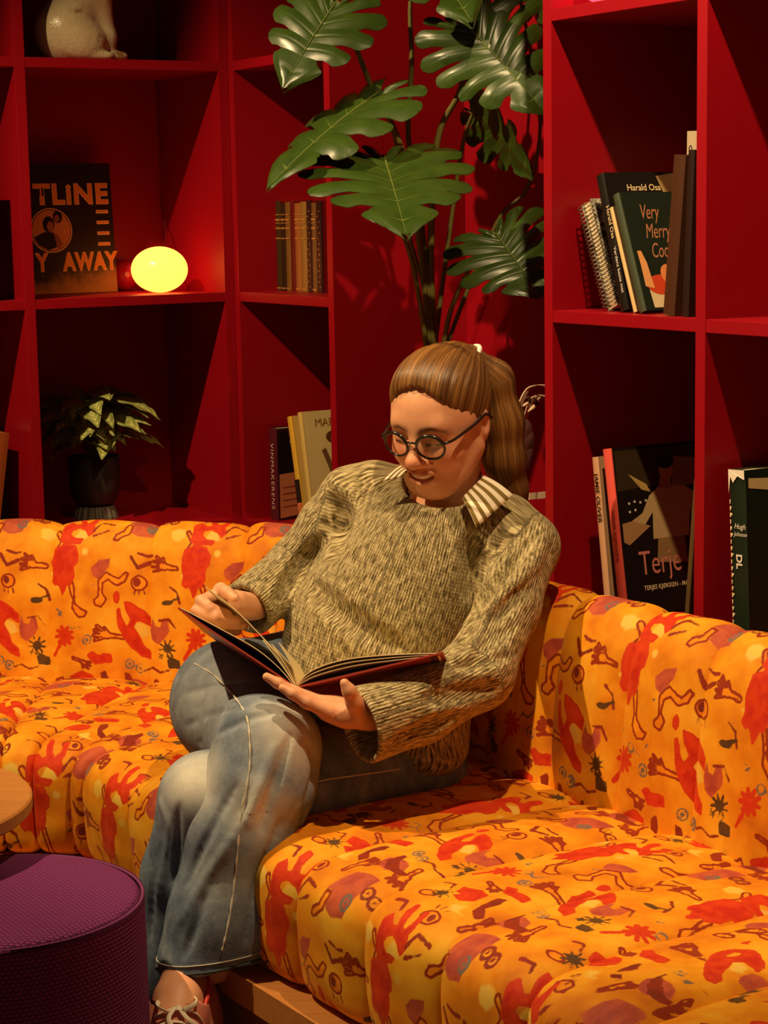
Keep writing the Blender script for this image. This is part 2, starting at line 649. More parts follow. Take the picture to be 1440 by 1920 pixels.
# the fabric: watercolour ground with the print thresholded from the distances
FAB, nt, b = new_mat('printed_velvet', srgb(226, 128, 12), 0.72, 0.25)
b.inputs['Sheen Weight'].default_value = 0.12
b.inputs['Sheen Roughness'].default_value = 0.4
b.inputs['Sheen Tint'].default_value = (1, 0.6, 0.2, 1)
tc = nd(nt, 'ShaderNodeTexCoord')
big = noise(nt, tc.outputs['Object'], 9.0, 3, 0.55)
mid = noise(nt, tc.outputs['Object'], 34.0, 4, 0.6)
fine = noise(nt, tc.outputs['Object'], 160.0, 3, 0.6)
ground = ramp(nt, mathn(nt, 'ADD', mathn(nt, 'MULTIPLY', big, 0.75), mathn(nt, 'MULTIPLY', mid, 0.25)),
              [(0.30, (0.56, 0.145, 0.0026, 1)), (0.44, (0.74, 0.240, 0.0036, 1)), (0.54, (0.83, 0.330, 0.008, 1)), (0.68, (0.88, 0.46, 0.028, 1))])
wob = mathn(nt, 'MULTIPLY', mathn(nt, 'SUBTRACT', mid, 0.5), 0.0075)
wob2 = mathn(nt, 'ADD', wob, mathn(nt, 'MULTIPLY', mathn(nt, 'SUBTRACT', fine, 0.5), 0.003))


def fill(col, name, rgb_a, rgb_b, soft=0.0008, edge=None, off=0.0):
    d = mathn(nt, 'ADD', mathn(nt, 'ADD', attr(nt, name), wob2), off)
    inside = smooth_step(nt, mathn(nt, 'MULTIPLY', d, -1.0), -soft, soft)
    c = mixc(nt, smooth_step(nt, mid, 0.36, 0.64), rgb_a, rgb_b)
    out = mixc(nt, inside, col, c)
    if edge:
        ln = smooth_step(nt, mathn(nt, 'ABSOLUTE', d), 0.0028, 0.0014)
        out = mixc(nt, ln, out, edge)
    return out


col = fill(ground, 'p_pale', (0.86, 0.52, 0.06, 1), (0.78, 0.50, 0.10, 1), 0.003)
col = fill(col, 'p_pink', (0.56, 0.105, 0.040, 1), (0.40, 0.060, 0.040, 1), 0.0015)
col = fill(col, 'p_hand', (0.86, 0.30, 0.006, 1), (0.78, 0.22, 0.004, 1), 0.001, (0.30, 0.030, 0.004, 1))
col = fill(col, 'p_red', (0.70, 0.050, 0.005, 1), (0.54, 0.018, 0.004, 1), 0.001, (0.62, 0.040, 0.004, 1))
col = fill(col, 'p_brown', (0.30, 0.028, 0.008, 1), (0.20, 0.022, 0.008, 1), 0.001)
col = fill(col, 'p_grey', (0.20, 0.14, 0.10, 1), (0.14, 0.13, 0.13, 1), 0.0008, None, 0.0006)
col = fill(col, 'p_dark', (0.085, 0.040, 0.012, 1), (0.13, 0.055, 0.012, 1), 0.0008)
nt.links.new(col, b.inputs['Base Color'])
bump(nt, b, noise(nt, tc.outputs['Object'], 900.0, 2), 0.12, 0.0006)

SEAT_Z = 0.45
THS = math.radians(33.4)
ES = Vector((math.sin(THS), -math.cos(THS), 0))      # along the right-hand sofa section
MS = Vector((math.cos(THS), math.sin(THS), 0))
Q_R = -MS                               # from the right-hand back into the room
C_R = Vector((0.165, 3.39, 0))          # crease of the right-hand section at s = 0
S_COR = -0.72
C0 = C_R + ES * S_COR                    # crease corner
A_D = Vector((-math.sin(math.radians(78.4)), math.cos(math.radians(78.4)), 0))
Q_D = Vector((-A_D.y, A_D.x, 0))
Q_D = Vector((A_D.y * -1, A_D.x, 0))
if Q_D.y > 0: Q_D = -Q_D
LEN_D = 0.63
C1 = C0 + A_D * LEN_D
A_L, Q_L = -MS, ES.copy()
T22 = math.tan(math.radians(22.5))


def resample(prof, step):
    P = [Vector((p[0], p[1], 0)) for p in prof]
    P = catmull(P, 10)
    P = np.array([(p.x, p.y) for p in P])
    seg = np.sqrt(((P[1:] - P[:-1]) ** 2).sum(1))
    L = np.concatenate([[0], np.cumsum(seg)])
    n = max(4, int(L[-1] / step))
    t = np.linspace(0, L[-1], n + 1)
    return np.stack([np.interp(t, L, P[:, 0]), np.interp(t, L, P[:, 1])], 1), t


SEAT_PROF = [(0.520, 0.262), (0.550, 0.272), (0.560, 0.305), (0.563, 0.345), (0.564, 0.390), (0.556, 0.428), (0.528, 0.450), (0.480, 0.457), (0.36, 0.459), (0.22, 0.457), (0.09, 0.452), (0.02, 0.444), (-0.02, 0.425)]
BACK_PROF = [(0.002, 0.420), (0.004, 0.450), (-0.004, 0.52), (-0.012, 0.60), (-0.022, 0.665), (-0.036, 0.717), (-0.062, 0.754), (-0.095, 0.763), (-0.125, 0.748), (-0.140, 0.705), (-0.142, 0.60), (-0.142, 0.30)]


def channel(name, parent, C, A, Q, lo, hi, prof, step, u0, v0, depth, vdir=1.0, udir=1.0):
    """one padded channel; lo/hi = (a at q=0, slope per q)"""
    P, arc = resample(prof, step)
    nv = len(P)
    wdt = max(hi[0] - lo[0], (hi[0] + hi[1] * 0.5) - (lo[0] + lo[1] * 0.5))
    nu = max(6, int(wdt / step)) + 1
    tng = np.gradient(P, axis=0)
    tng /= np.linalg.norm(tng, axis=1)[:, None]
    nrm = np.stack([tng[:, 1], -tng[:, 0]], 1)          # outward (towards room / up)
    t = np.linspace(0, 1, nu)
    t = 0.5 - 0.5 * np.cos(t * np.pi) * (0.55 + 0.45 * 1) if False else t
    bulge = depth * (1 - np.abs(2 * t - 1) ** 3.5) ** 0.75
    q, z = P[:, 0], P[:, 1]
    a_lo, a_hi = lo[0] + lo[1] * q, hi[0] + hi[1] * q
    Aij = a_lo[:, None] * (1 - t[None]) + a_hi[:, None] * t[None]
    wrk = 0.0016 * np.sin(Aij * 37 + arc[:, None] * 23) * np.sin(arc[:, None] * 41 + 1.3) * (bulge / max(depth, 1e-6))[None]
    Qij = q[:, None] + nrm[:, :1] * (bulge[None] + wrk)
    Zij = z[:, None] + nrm[:, 1:] * (bulge[None] + wrk)
    X = C.x + A.x * Aij + Q.x * Qij
    Y = C.y + A.y * Aij + Q.y * Qij
    V = np.stack([X, Y, Zij], -1).reshape(-1, 3)
    idx = np.arange(nv * nu).reshape(nv, nu)
    F = np.stack([idx[:-1, :-1], idx[:-1, 1:], idx[1:, 1:], idx[1:, :-1]], -1).reshape(-1, 4)
    me = mesh_np(name, V, F, True)
    uu = (Aij * udir + u0).ravel()
    vv = np.repeat((v0 + vdir * arc)[:, None], nu, 1).ravel()
    for k, L in LAYERS.items():
        add_attr(me, k, tile_sample(L, uu, vv))
    return link(name, me, FAB, parent, Matrix.Identity(4), world=True)


SOFA = empty('corner_sofa', (C0.x - 0.1, C0.y - 0.25, 0), 'channel-tufted corner sofa in orange fabric printed with red hands, eyes and creatures', 'sofa')
STEP = 0.0031
# print origin: v measured down from the ridge of the back, so that the repeat matches over seat and back
_, _arcb = resample(BACK_PROF, STEP)
VB = -0.49 - 0.02
# right-hand section (a = s - S_COR from C0)
sa = lambda s: s - S_COR
seams = [0.0] + [sa(0.0175 + 0.177 * j) for j in range(-3, 9)]
seams = [x for x in seams if x == 0.0 or x > 0.05]
for i in range(len(seams) - 1):
    lo = (seams[i], T22 if i == 0 else 0.0)
    st = STEP if seams[i] < sa(0.75) else 0.012
    channel('back_channel', SOFA, C0, ES, Q_R, lo, (seams[i + 1], 0.0), BACK_PROF, st, 0.079, 0.408, 0.013, -1.0)
seams = [0.0] + [sa(0.300 + 0.187 * j) for j in range(-4, 8)]
for i in range(len(seams) - 1):
    lo = (seams[i], T22 if i == 0 else 0.0)
    st = STEP if seams[i] < sa(0.80) else 0.012
    channel('seat_channel', SOFA, C0, ES, Q_R, lo, (seams[i + 1], 0.0), SEAT_PROF, st, 0.21, 1.12, 0.014, -1.0)
# diagonal section across the corner (a grows to the left)
ds = [0.0, 0.072, 0.272, 0.488, LEN_D]
for i in range(4):
    lo = (ds[i], T22 if i == 0 else 0.0)
    hi = (ds[i + 1], -T22 if i == 3 else 0.0)
    channel('back_channel', SOFA, C0, A_D, Q_D, lo, hi, BACK_PROF, STEP, 0.488, 0.408, 0.013, -1.0, -1.0)
dseat = [(0.0, T22), (0.272, 0.075), (0.488, -0.20), (LEN_D, -T22)]
for i in range(3):
    channel('seat_channel', SOFA, C0, A_D, Q_D, dseat[i], dseat[i + 1], SEAT_PROF, STEP, 0.05, 1.12, 0.014, -1.0, -1.0)
# left-hand section, mostly outside the frame
for i in range(4):
    lo = (0.2 * i, T22 if i == 0 else 0.0)
    channel('back_channel', SOFA, C1, A_L, Q_L, lo, (0.2 * (i + 1), 0.0), BACK_PROF, 0.010, 0.0, 0.408, 0.013, -1.0, -1.0)
    lo = (0.0, T22) if i == 0 else (0.237 + 0.15 * (i - 0), 0.0)
    channel('seat_channel', SOFA, C1, A_L, Q_L, lo, (0.237 + 0.15 * (i + 1), 0.0), SEAT_PROF, 0.008, 0.0, 1.12, 0.014, -1.0)


def sweep_bar(name, q0, q1, z0, z1, mat, parent):
    """a bar that follows the sofa's front through both corners"""
    path = []
    for q in (q0, q1):
        path.append([C0 + ES * 2.0 + Q_R * q, C0 + ES * (T22 * q) + Q_R * q, C0 + A_D * (LEN_D - T22 * q) + Q_D * q, C1 + A_L * 0.85 + Q_L * q])
    V, F = [], []
    for i in range(4):
        for (row, z) in ((0, z0), (1, z0), (1, z1), (0, z1)):
            p = path[row][i]
            V.append((p.x, p.y, z))
    for i in range(3):
        for k in range(4):
            k2 = (k + 1) % 4
            F.append((i * 4 + k, i * 4 + k2, (i + 1) * 4 + k2, (i + 1) * 4 + k))
    F.append((3, 2, 1, 0)); F.append((12, 13, 14, 15))
    return link(name, mesh_py(name, V, F), mat, parent, Matrix.Identity(4), world=True)


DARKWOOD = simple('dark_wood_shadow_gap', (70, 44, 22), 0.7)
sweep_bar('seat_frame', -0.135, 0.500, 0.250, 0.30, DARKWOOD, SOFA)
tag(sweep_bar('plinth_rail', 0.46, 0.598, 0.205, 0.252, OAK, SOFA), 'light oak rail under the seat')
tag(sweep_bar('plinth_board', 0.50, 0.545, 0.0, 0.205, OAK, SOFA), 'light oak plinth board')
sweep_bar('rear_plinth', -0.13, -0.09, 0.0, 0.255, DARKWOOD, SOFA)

# ---------------------------------------------------------------- implicit modelling: smooth unions meshed with surface nets
class Field:
    def __init__(self, lo, hi, h):
        self.lo = np.array(lo, dtype=np.float32)
        self.h = h
        self.n = np.ceil((np.array(hi) - np.array(lo)) / h).astype(int) + 1
        self.ax = [(self.lo[i] + h * np.arange(self.n[i])).astype(np.float32) for i in range(3)]
        self.F = np.full(tuple(self.n), 0.2, dtype=np.float32)

    def block(self, lo, hi):
        a = np.clip(np.floor((np.array(lo) - self.lo) / self.h).astype(int), 0, self.n)
        b = np.clip(np.ceil((np.array(hi) - self.lo) / self.h).astype(int) + 1, 0, self.n)
        sl = tuple(slice(a[i], b[i]) for i in range(3))
        X = self.ax[0][sl[0]][:, None, None]
        Y = self.ax[1][sl[1]][None, :, None]
        Z = self.ax[2][sl[2]][None, None, :]
        return sl, X, Y, Z

    def merge(self, sl, d, k, op):
        f = self.F[sl]
        if op == 'add':
            if k > 0:
                hh = np.clip(0.5 + 0.5 * (f - d) / k, 0, 1)
                self.F[sl] = f * (1 - hh) + d * hh - k * hh * (1 - hh)
            else:
                self.F[sl] = np.minimum(f, d)
        else:
            d = -d
            if k > 0:
                hh = np.clip(0.5 - 0.5 * (f - d) / k, 0, 1)
                self.F[sl] = f * (1 - hh) + d * hh + k * hh * (1 - hh)
            else:
                self.F[sl] = np.maximum(f, d)

    def cone(self, a, b, ra, rb, k=0.02, op='add', pad=None):
        a, b = np.array(a, dtype=np.float32), np.array(b, dtype=np.float32)
        m = max(ra, rb) + (k + 3 * self.h if pad is None else pad)
        sl, X, Y, Z = self.block(np.minimum(a, b) - m, np.maximum(a, b) + m)
        d = b - a
        L = float(d @ d) + 1e-12
        px, py, pz = X - a[0], Y - a[1], Z - a[2]
        t = np.clip((px * d[0] + py * d[1] + pz * d[2]) / L, 0, 1)
        dist = np.sqrt((px - d[0] * t) ** 2 + (py - d[1] * t) ** 2 + (pz - d[2] * t) ** 2) - (ra + (rb - ra) * t)
        self.merge(sl, dist, k, op)

    def chain(self, pts, rad, k=0.02, op='add'):
        for i in range(len(pts) - 1):
            self.cone(pts[i], pts[i + 1], rad[i], rad[i + 1], k, op)

    def ell(self, c, r, axes=None, k=0.02, op='add'):
        c = np.array(c, dtype=np.float32)
        m = max(r) + k + 3 * self.h
        sl, X, Y, Z = self.block(c - m, c + m)
        px, py, pz = X - c[0], Y - c[1], Z - c[2]
        if axes is None:
            u, v, w_ = px, py, pz
        else:
            u, v, w_ = [px * a[0] + py * a[1] + pz * a[2] for a in axes]
        k0 = np.sqrt((u / r[0]) ** 2 + (v / r[1]) ** 2 + (w_ / r[2]) ** 2)
        k1 = np.sqrt((u / r[0] ** 2) ** 2 + (v / r[1] ** 2) ** 2 + (w_ / r[2] ** 2) ** 2) + 1e-9
        self.merge(sl, k0 * (k0 - 1) / k1, k, op)

    def half(self, p, n, k=0.0, op='sub'):
        """cut away the side the normal n points to"""
        sl = tuple(slice(0, self.n[i]) for i in range(3))
        X, Y, Z = self.ax[0][:, None, None], self.ax[1][None, :, None], self.ax[2][None, None, :]
        d = -((X - p[0]) * n[0] + (Y - p[1]) * n[1] + (Z - p[2]) * n[2]) + 0 * self.F
        self.merge(sl, d, k, op)

    def sample(self, p):
        g = (np.asarray(p, dtype=np.float64) - self.lo) / self.h
        i = np.clip(np.floor(g).astype(int), 0, self.n - 2)
        t = np.clip(g - i, 0, 1)
        F = self.F
        out = 0.0
        for dx in (0, 1):
            for dy in (0, 1):
                for dz in (0, 1):
                    wt = (t[0] if dx else 1 - t[0]) * (t[1] if dy else 1 - t[1]) * (t[2] if dz else 1 - t[2])
                    out += wt * F[i[0] + dx, i[1] + dy, i[2] + dz]
        return out

    def hit(self, px, py):
        """first surface point under a photo pixel"""
        d = np.array(ray(px, py))
        o = np.array(CAM_P)
        ts = []
        hi = self.lo + self.h * (self.n - 1)
        t = max(0.0, (self.lo[1] - o[1]) / d[1])
        tend = (hi[1] - o[1]) / d[1]
        st = self.h * 0.75
        while t < tend:
            p = o + d * t
            if np.all(p > self.lo) and np.all(p < hi) and self.sample(p) < 0:
                a, b_ = t - st, t
                for _ in range(12):
                    m = (a + b_) / 2
                    if self.sample(o + d * m) < 0: b_ = m
                    else: a = m
                return Vector(o + d * b_)
            t += st
        return None

    def grad(self, p):
        e = self.h
        g = np.array([self.sample(np.array(p) + e * np.eye(3)[i]) - self.sample(np.array(p) - e * np.eye(3)[i]) for i in range(3)])
        return Vector(g / (np.linalg.norm(g) + 1e-9))

    def fold(self, pxs, r, k, op='sub', push=0.0):
        """a crease (sub) or a ridge (add) that follows the surface under photo pixels"""
        pts = []
        pxs = [(p.x, p.y) for p in catmull([(x, y, 0) for x, y in pxs], 5)]
        for (x, y) in pxs:
            p = self.hit(x, y)
            if p is not None:
                pts.append(p + Vector(ray(x, y)) * (-push))
        if len(pts) < 2: return
        n = len(pts)
        rad = [r * (1.35 * math.sin(math.pi * (i + 0.5) / n) - 0.35) for i in range(n)]
        if op == 'add': pts = [p + Vector(ray(720, 1200)) * (r * 0.75) for p in pts]
        for i in range(n - 1):
            if (pts[i + 1] - pts[i]).length < 0.030 and max(rad[i], rad[i + 1]) > 0:
                self.cone(pts[i], pts[i + 1], rad[i], rad[i + 1], k, op)

    def nets(self):
        F = self.F
        h = self.h
        inside = F < 0
        c = inside[:-1, :-1, :-1].astype(np.int8)
        tot = np.zeros(c.shape, dtype=np.int8)
        for dx in (0, 1):
            for dy in (0, 1):
                for dz in (0, 1):
                    tot += inside[dx:dx + c.shape[0], dy:dy + c.shape[1], dz:dz + c.shape[2]]
        act = (tot > 0) & (tot < 8)
        I = np.argwhere(act)
        acc = np.zeros((len(I), 3))
        cnt = np.zeros(len(I))
        corners = [(0, 0, 0), (1, 0, 0), (0, 1, 0), (1, 1, 0), (0, 0, 1), (1, 0, 1), (0, 1, 1), (1, 1, 1)]
        vals = [F[I[:, 0] + a, I[:, 1] + b_, I[:, 2] + c_] for a, b_, c_ in corners]
        edges = [(0, 1), (2, 3), (4, 5), (6, 7), (0, 2), (1, 3), (4, 6), (5, 7), (0, 4), (1, 5), (2, 6), (3, 7)]
        for a, b_ in edges:
            va, vb = vals[a], vals[b_]
            m = (va < 0) != (vb < 0)
            t = np.where(m, va / np.where(m, va - vb, 1), 0)
            p = np.array(corners[a])[None] + t[:, None] * (np.array(corners[b_]) - np.array(corners[a]))[None]
            acc += np.where(m[:, None], p, 0)
            cnt += m
        V = self.lo[None] + h * (I + acc / cnt[:, None])
        idx = np.full(act.shape, -1, dtype=np.int64)
        idx[tuple(I.T)] = np.arange(len(I))
        faces = []
        for ax in range(3):
            sl0 = [slice(None)] * 3
            sl1 = [slice(None)] * 3
            sl0[ax] = slice(0, -1)
            sl1[ax] = slice(1, None)
            a, b_ = inside[tuple(sl0)], inside[tuple(sl1)]
            o1, o2 = (ax + 1) % 3, (ax + 2) % 3
            J = np.argwhere(a != b_)
            m = (J[:, o1] > 0) & (J[:, o2] > 0) & (J[:, o1] < self.n[o1] - 1) & (J[:, o2] < self.n[o2] - 1)
            J = J[m]
            s = a[tuple(J.T)]
            q = []
            for (u, v) in ((-1, -1), (0, -1), (0, 0), (-1, 0)):
                K = J.copy()
                K[:, o1] += u
                K[:, o2] += v
                q.append(idx[tuple(K.T)])
            q = np.stack(q, 1)
            q[~s] = q[~s][:, ::-1]
            faces.append(q)
        Fq = np.concatenate(faces)
        Fq = Fq[(Fq >= 0).all(1)]
        return V, Fq


def relax(V, Fq, it=2, lam=0.5):
    e = np.concatenate([Fq[:, [0, 1]], Fq[:, [1, 2]], Fq[:, [2, 3]], Fq[:, [3, 0]]])
    n = len(V)
    deg = np.bincount(e.ravel(), minlength=n).astype(float)
    for _ in range(it):
        acc = np.stack([np.bincount(e[:, 0], V[e[:, 1], i], n) + np.bincount(e[:, 1], V[e[:, 0], i], n) for i in range(3)], 1)
        V = V + lam * (acc / np.maximum(deg, 1)[:, None] - V)
    return V


def seg_param(V, a, b):
    a, b = np.array(a), np.array(b)
    d = b - a
    t = np.clip(((V - a) @ d) / (d @ d), 0, 1)
    c = a[None] + t[:, None] * d[None]
    return t, np.linalg.norm(V - c, axis=1), V - c

# ---------------------------------------------------------------- the seated reader
PERSON = empty('person', (0.0, 3.30, 0.45), 'person in a tan marled sweater and flared jeans, sitting with legs crossed and reading', 'person')


def wp(*p):
    return np.array(W(*p))


# ---- sweater
SW = Field((-0.30, 2.88, 0.44), (0.36, 3.66, 1.00), 0.004)
lat = np.array(W(985, 1010, 3.28) - W(660, 925, 3.42)); lat /= np.linalg.norm(lat)
axs = np.array(W(830, 950, 3.36) - W(690, 1300, 3.36)); axs -= lat * (axs @ lat); axs /= np.linalg.norm(axs)
dep = np.cross(axs, lat); dep /= np.linalg.norm(dep)
TA = (lat, dep, axs)
SW.ell(wp(815, 975, 3.37), (0.155, 0.085, 0.072), TA, 0.04)
SW.ell(wp(800, 1035, 3.36), (0.150, 0.115, 0.115), TA, 0.05)
SW.ell(wp(750, 1110, 3.355), (0.152, 0.125, 0.115), TA, 0.06)
SW.ell(wp(705, 1185, 3.35), (0.160, 0.130, 0.105), TA, 0.06)
SW.ell(wp(685, 1265, 3.36), (0.165, 0.135, 0.10), None, 0.06)
SW.ell(wp(735, 1350, 3.31), (0.135, 0.13, 0.085), None, 0.06)
SW.ell(wp(800, 1405, 3.27), (0.070, 0.10, 0.040), None, 0.03)
# shoulders and the arm at the sofa's back
ARM_L = [wp(950, 985, 3.32), wp(985, 1025, 3.29), wp(952, 1140, 3.20), wp(895, 1262, 3.10), wp(785, 1325, 3.03), wp(672, 1362, 2.975)]
RAD_L = [0.052, 0.056, 0.052, 0.058, 0.057, 0.062]
SW.cone(wp(840, 955, 3.36), ARM_L[0], 0.055, 0.048, 0.03)
SW.chain(ARM_L, RAD_L, 0.018)
# the arm that lifts the page
ARM_R = [wp(700, 915, 3.40), wp(662, 935, 3.41), wp(618, 985, 3.43), wp(553, 1062, 3.44), wp(463, 1143, 3.32)]
RAD_R = [0.045, 0.056, 0.052, 0.047, 0.051]
SW.cone(wp(820, 945, 3.38), ARM_R[0], 0.05, 0.044, 0.03)
SW.chain(ARM_R, RAD_R, 0.018)
# folds seen in the photograph
for path, r, k, op in [
    ([(598, 1012), (575, 1045), (545, 1090), (515, 1128)], 0.012, 0.016, 'sub'),
    ([(1000, 1035), (950, 1075), (905, 1120), (880, 1170), (858, 1225)], 0.012, 0.018, 'sub'),
    ([(585, 1100), (640, 1150), (690, 1185), (745, 1215)], 0.004, 0.030, 'sub'),
    ([(880, 1010), (890, 1060), (880, 1120)], 0.009, 0.025, 'sub'),
    ([(1005, 1060), (955, 1110), (905, 1160)], 0.008, 0.016, 'add'),
    ([(985, 1100), (940, 1150), (900, 1200)], 0.007, 0.014, 'sub'),
    ([(965, 1170), (925, 1200), (890, 1225)], 0.007, 0.014, 'sub'),
    ([(950, 1230), (900, 1240), (860, 1250)], 0.006, 0.014, 'sub'),
    ([(620, 930), (640, 985), (625, 1040)], 0.008, 0.03, 'sub'),
    ([(860, 1340), (800, 1365), (740, 1390)], 0.006, 0.016, 'sub'),
    ([(930, 1290), (860, 1300), (800, 1310)], 0.006, 0.02, 'sub'),
    ([(1015, 1005), (1000, 1050), (965, 1090)], 0.006, 0.02, 'add'),
]:
    SW.fold(path, r, k, op)
# neck opening and hollow cuffs
NECK_A, NECK_B = wp(852, 978, 3.388), wp(828, 880, 3.322)
SW.cone(NECK_A, NECK_B, 0.052, 0.074, 0.006, 'sub')
d = ARM_L[5] - ARM_L[4]; d /= np.linalg.norm(d)
cut = wp(674, 1362, 2.975)
SW.half(cut, d, 0.004) if False else None
SW.cone(cut + d * 0.075, cut + d * 0.10, 0.12, 0.12, 0.0, 'sub') if False else None


def cut_end(Fd, p, d, r):
    """square off the end of a limb: remove everything past p along d, within radius r"""
    p, d = np.array(p), np.array(d)
    sl, X, Y, Z = Fd.block(p - r, p + r + 0.1 * np.abs(d))
    t = (X - p[0]) * d[0] + (Y - p[1]) * d[1] + (Z - p[2]) * d[2]
    rr = np.sqrt(np.maximum((X - p[0]) ** 2 + (Y - p[1]) ** 2 + (Z - p[2]) ** 2 - t * t, 0))
    Fd.merge(sl, np.maximum(-t, rr - r), 0.004, 'sub')


cut_end(SW, cut, d, 0.085)
SW.cone(cut - d * 0.12, cut + d * 0.03, 0.035, 0.055, 0.004, 'sub')
d2 = ARM_R[4] - ARM_R[3]; d2 /= np.linalg.norm(d2)
cut2 = ARM_R[4]
cut_end(SW, cut2, d2, 0.075)
SW.cone(cut2 - d2 * 0.03, cut2 + d2 * 0.03, 0.034, 0.043, 0.004, 'sub')
V, Fq = SW.nets()
V = relax(V, Fq, 2, 0.4)
# knit direction: columns run along the torso and along the sleeves
bones = [(wp(690, 1330, 3.34), wp(815, 950, 3.36), 0.155, dep)]
for i in range(1, 5): bones.append((ARM_L[i], ARM_L[i + 1], 0.060, dep))
for i in range(1, 4): bones.append((ARM_R[i], ARM_R[i + 1], 0.055, dep))
best = np.full(len(V), 1e9)
rib = np.zeros((len(V), 3))
lenL = 0.0
off = {}
acc_len = 0.0
for bi, (a, b_, R, ref) in enumerate(bones):
    t, dist, rel = seg_param(V, a, b_)
    dd = (b_ - a) / np.linalg.norm(b_ - a)
    e1 = ref - dd * (ref @ dd); e1 /= np.linalg.norm(e1)
    e2 = np.cross(dd, e1)
    th = np.arctan2(rel @ e2, rel @ e1)
    if bi in (1, 5): acc_len = 0.3 * bi
    al = acc_len + ((V - a) @ dd)
    acc_len += np.linalg.norm(b_ - a)
    m = dist - R + (0.030 if bi else 0.0) < best
    best = np.where(m, dist - R + (0.030 if bi else 0.0), best)
    rib[m] = np.stack([th * R, al, np.full(len(V), bi * 0.37 if bi in (0,) else (1.0 if bi < 5 else 2.0))], 1)[m]
me = mesh_np('sweater', V, Fq, True)
add_attr(me, 'rib', rib, 'FLOAT_VECTOR')
KNIT, nt, b = new_mat('marled_knit', srgb(150, 122, 72), 0.9, 0.15)
b.inputs['Sheen Weight'].default_value = 0.25
b.inputs['Sheen Roughness'].default_value = 0.5
b.inputs['Sheen Tint'].default_value = (1, 0.85, 0.6, 1)
rv = attr(nt, 'rib', 'Vector')
n1 = noise(nt, mapping(nt, rv, (300, 62, 1), (0, 0, 0.12)), 1.0, 2, 0.6)
n2 = noise(nt, mapping(nt, rv, (120, 40, 1)), 1.0, 2, 0.5)
sx = nd(nt, 'ShaderNodeSeparateXYZ'); nt.links.new(rv, sx.inputs[0])
col_w = mathn(nt, 'SINE', mathn(nt, 'MULTIPLY', sx.outputs[0], 2 * math.pi / 0.0056))
st_w = mathn(nt, 'SINE', mathn(nt, 'ADD', mathn(nt, 'MULTIPLY', sx.outputs[1], 2 * math.pi / 0.0062), mathn(nt, 'MULTIPLY', mathn(nt, 'ABSOLUTE', mathn(nt, 'SINE', mathn(nt, 'MULTIPLY', sx.outputs[0], math.pi / 0.0056))), 2.4)))
mixv = mathn(nt, 'ADD', mathn(nt, 'MULTIPLY', n1, 0.75), mathn(nt, 'MULTIPLY', n2, 0.25))
c1 = ramp(nt, mixv, [(0.36, srgb(78, 66, 40)), (0.46, srgb(138, 122, 84)), (0.55, srgb(186, 170, 126)), (0.68, srgb(212, 198, 156))])
nt.links.new(c1, b.inputs['Base Color'])
hh = mathn(nt, 'ADD', mathn(nt, 'MULTIPLY', col_w, 0.5), mathn(nt, 'ADD', mathn(nt, 'MULTIPLY', st_w, 0.15), mathn(nt, 'MULTIPLY', n1, 2.2)))
bump(nt, b, hh, 0.75, 0.0022)
link('sweater', me, KNIT, PERSON, Matrix.Identity(4), world=True)

# ---- jeans
JN = Field((-0.48, 2.80, 0.02), (0.22, 3.66, 0.76), 0.004)
JN.ell(wp(640, 1320, 3.42), (0.16, 0.13, 0.10), None, 0.05)
TH_L = [wp(770, 1440, 3.29), wp(590, 1462, 3.15), wp(388, 1500, 3.02)]
SH_L = [wp(388, 1500, 3.02), wp(345, 1640, 3.03), wp(325, 1800, 3.045), wp(318, 1975, 3.05)]
JN.chain(TH_L, [0.098, 0.085, 0.074], 0.03)
JN.chain(SH_L, [0.074, 0.066, 0.072, 0.080], 0.02)
TH_R = [wp(575, 1295, 3.47), wp(440, 1318, 3.27), wp(505, 1402, 3.02)]
JN2 = Field((-0.48, 2.80, 0.14), (0.22, 3.66, 0.76), 0.004)
JN2.chain(TH_R, [0.115, 0.102, 0.080], 0.03)
JN2.ell(wp(430, 1325, 3.24), (0.085, 0.12, 0.095), None, 0.03)
SH_R = [wp(500, 1402, 3.015), wp(488, 1465, 3.0), wp(452, 1560, 2.985), wp(425, 1710, 2.975), wp(402, 1800, 2.97)]
JN2.chain(SH_R, [0.081, 0.085, 0.084, 0.089, 0.090], 0.02)
HEM = wp(402, 1797, 2.97)
dh = np.array([0.14, -0.10, -1.0]); dh /= np.linalg.norm(dh)
for path, r, k, op in [
    ([(372, 1394), (420, 1368), (470, 1346), (510, 1338)], 0.0030, 0.010, 'sub'),
    ([(345, 1300), (400, 1285), (450, 1280)], 0.0020, 0.010, 'sub'),
    ([(350, 1360), (410, 1335), (460, 1325)], 0.0020, 0.010, 'sub'),
    ([(578, 1390), (590, 1440), (575, 1500), (556, 1580)], 0.0030, 0.010, 'sub'),
    ([(545, 1380), (525, 1440), (505, 1500), (490, 1560)], 0.0030, 0.010, 'sub'),
    ([(515, 1395), (495, 1455), (475, 1510), (465, 1550)], 0.0034, 0.012, 'add'),
    ([(445, 1470), (405, 1540), (375, 1600), (350, 1660)], 0.0034, 0.010, 'sub'),
    ([(475, 1510), (425, 1590), (380, 1660), (340, 1730)], 0.0040, 0.012, 'add'),
    ([(525, 1540), (495, 1620), (475, 1690), (462, 1770)], 0.0034, 0.010, 'sub'),
    ([(515, 1640), (495, 1710), (490, 1770)], 0.0040, 0.012, 'add'),
    ([(385, 1680), (365, 1740), (345, 1795)], 0.0030, 0.010, 'sub'),
]:
    JN2.fold(path, r, k, op)
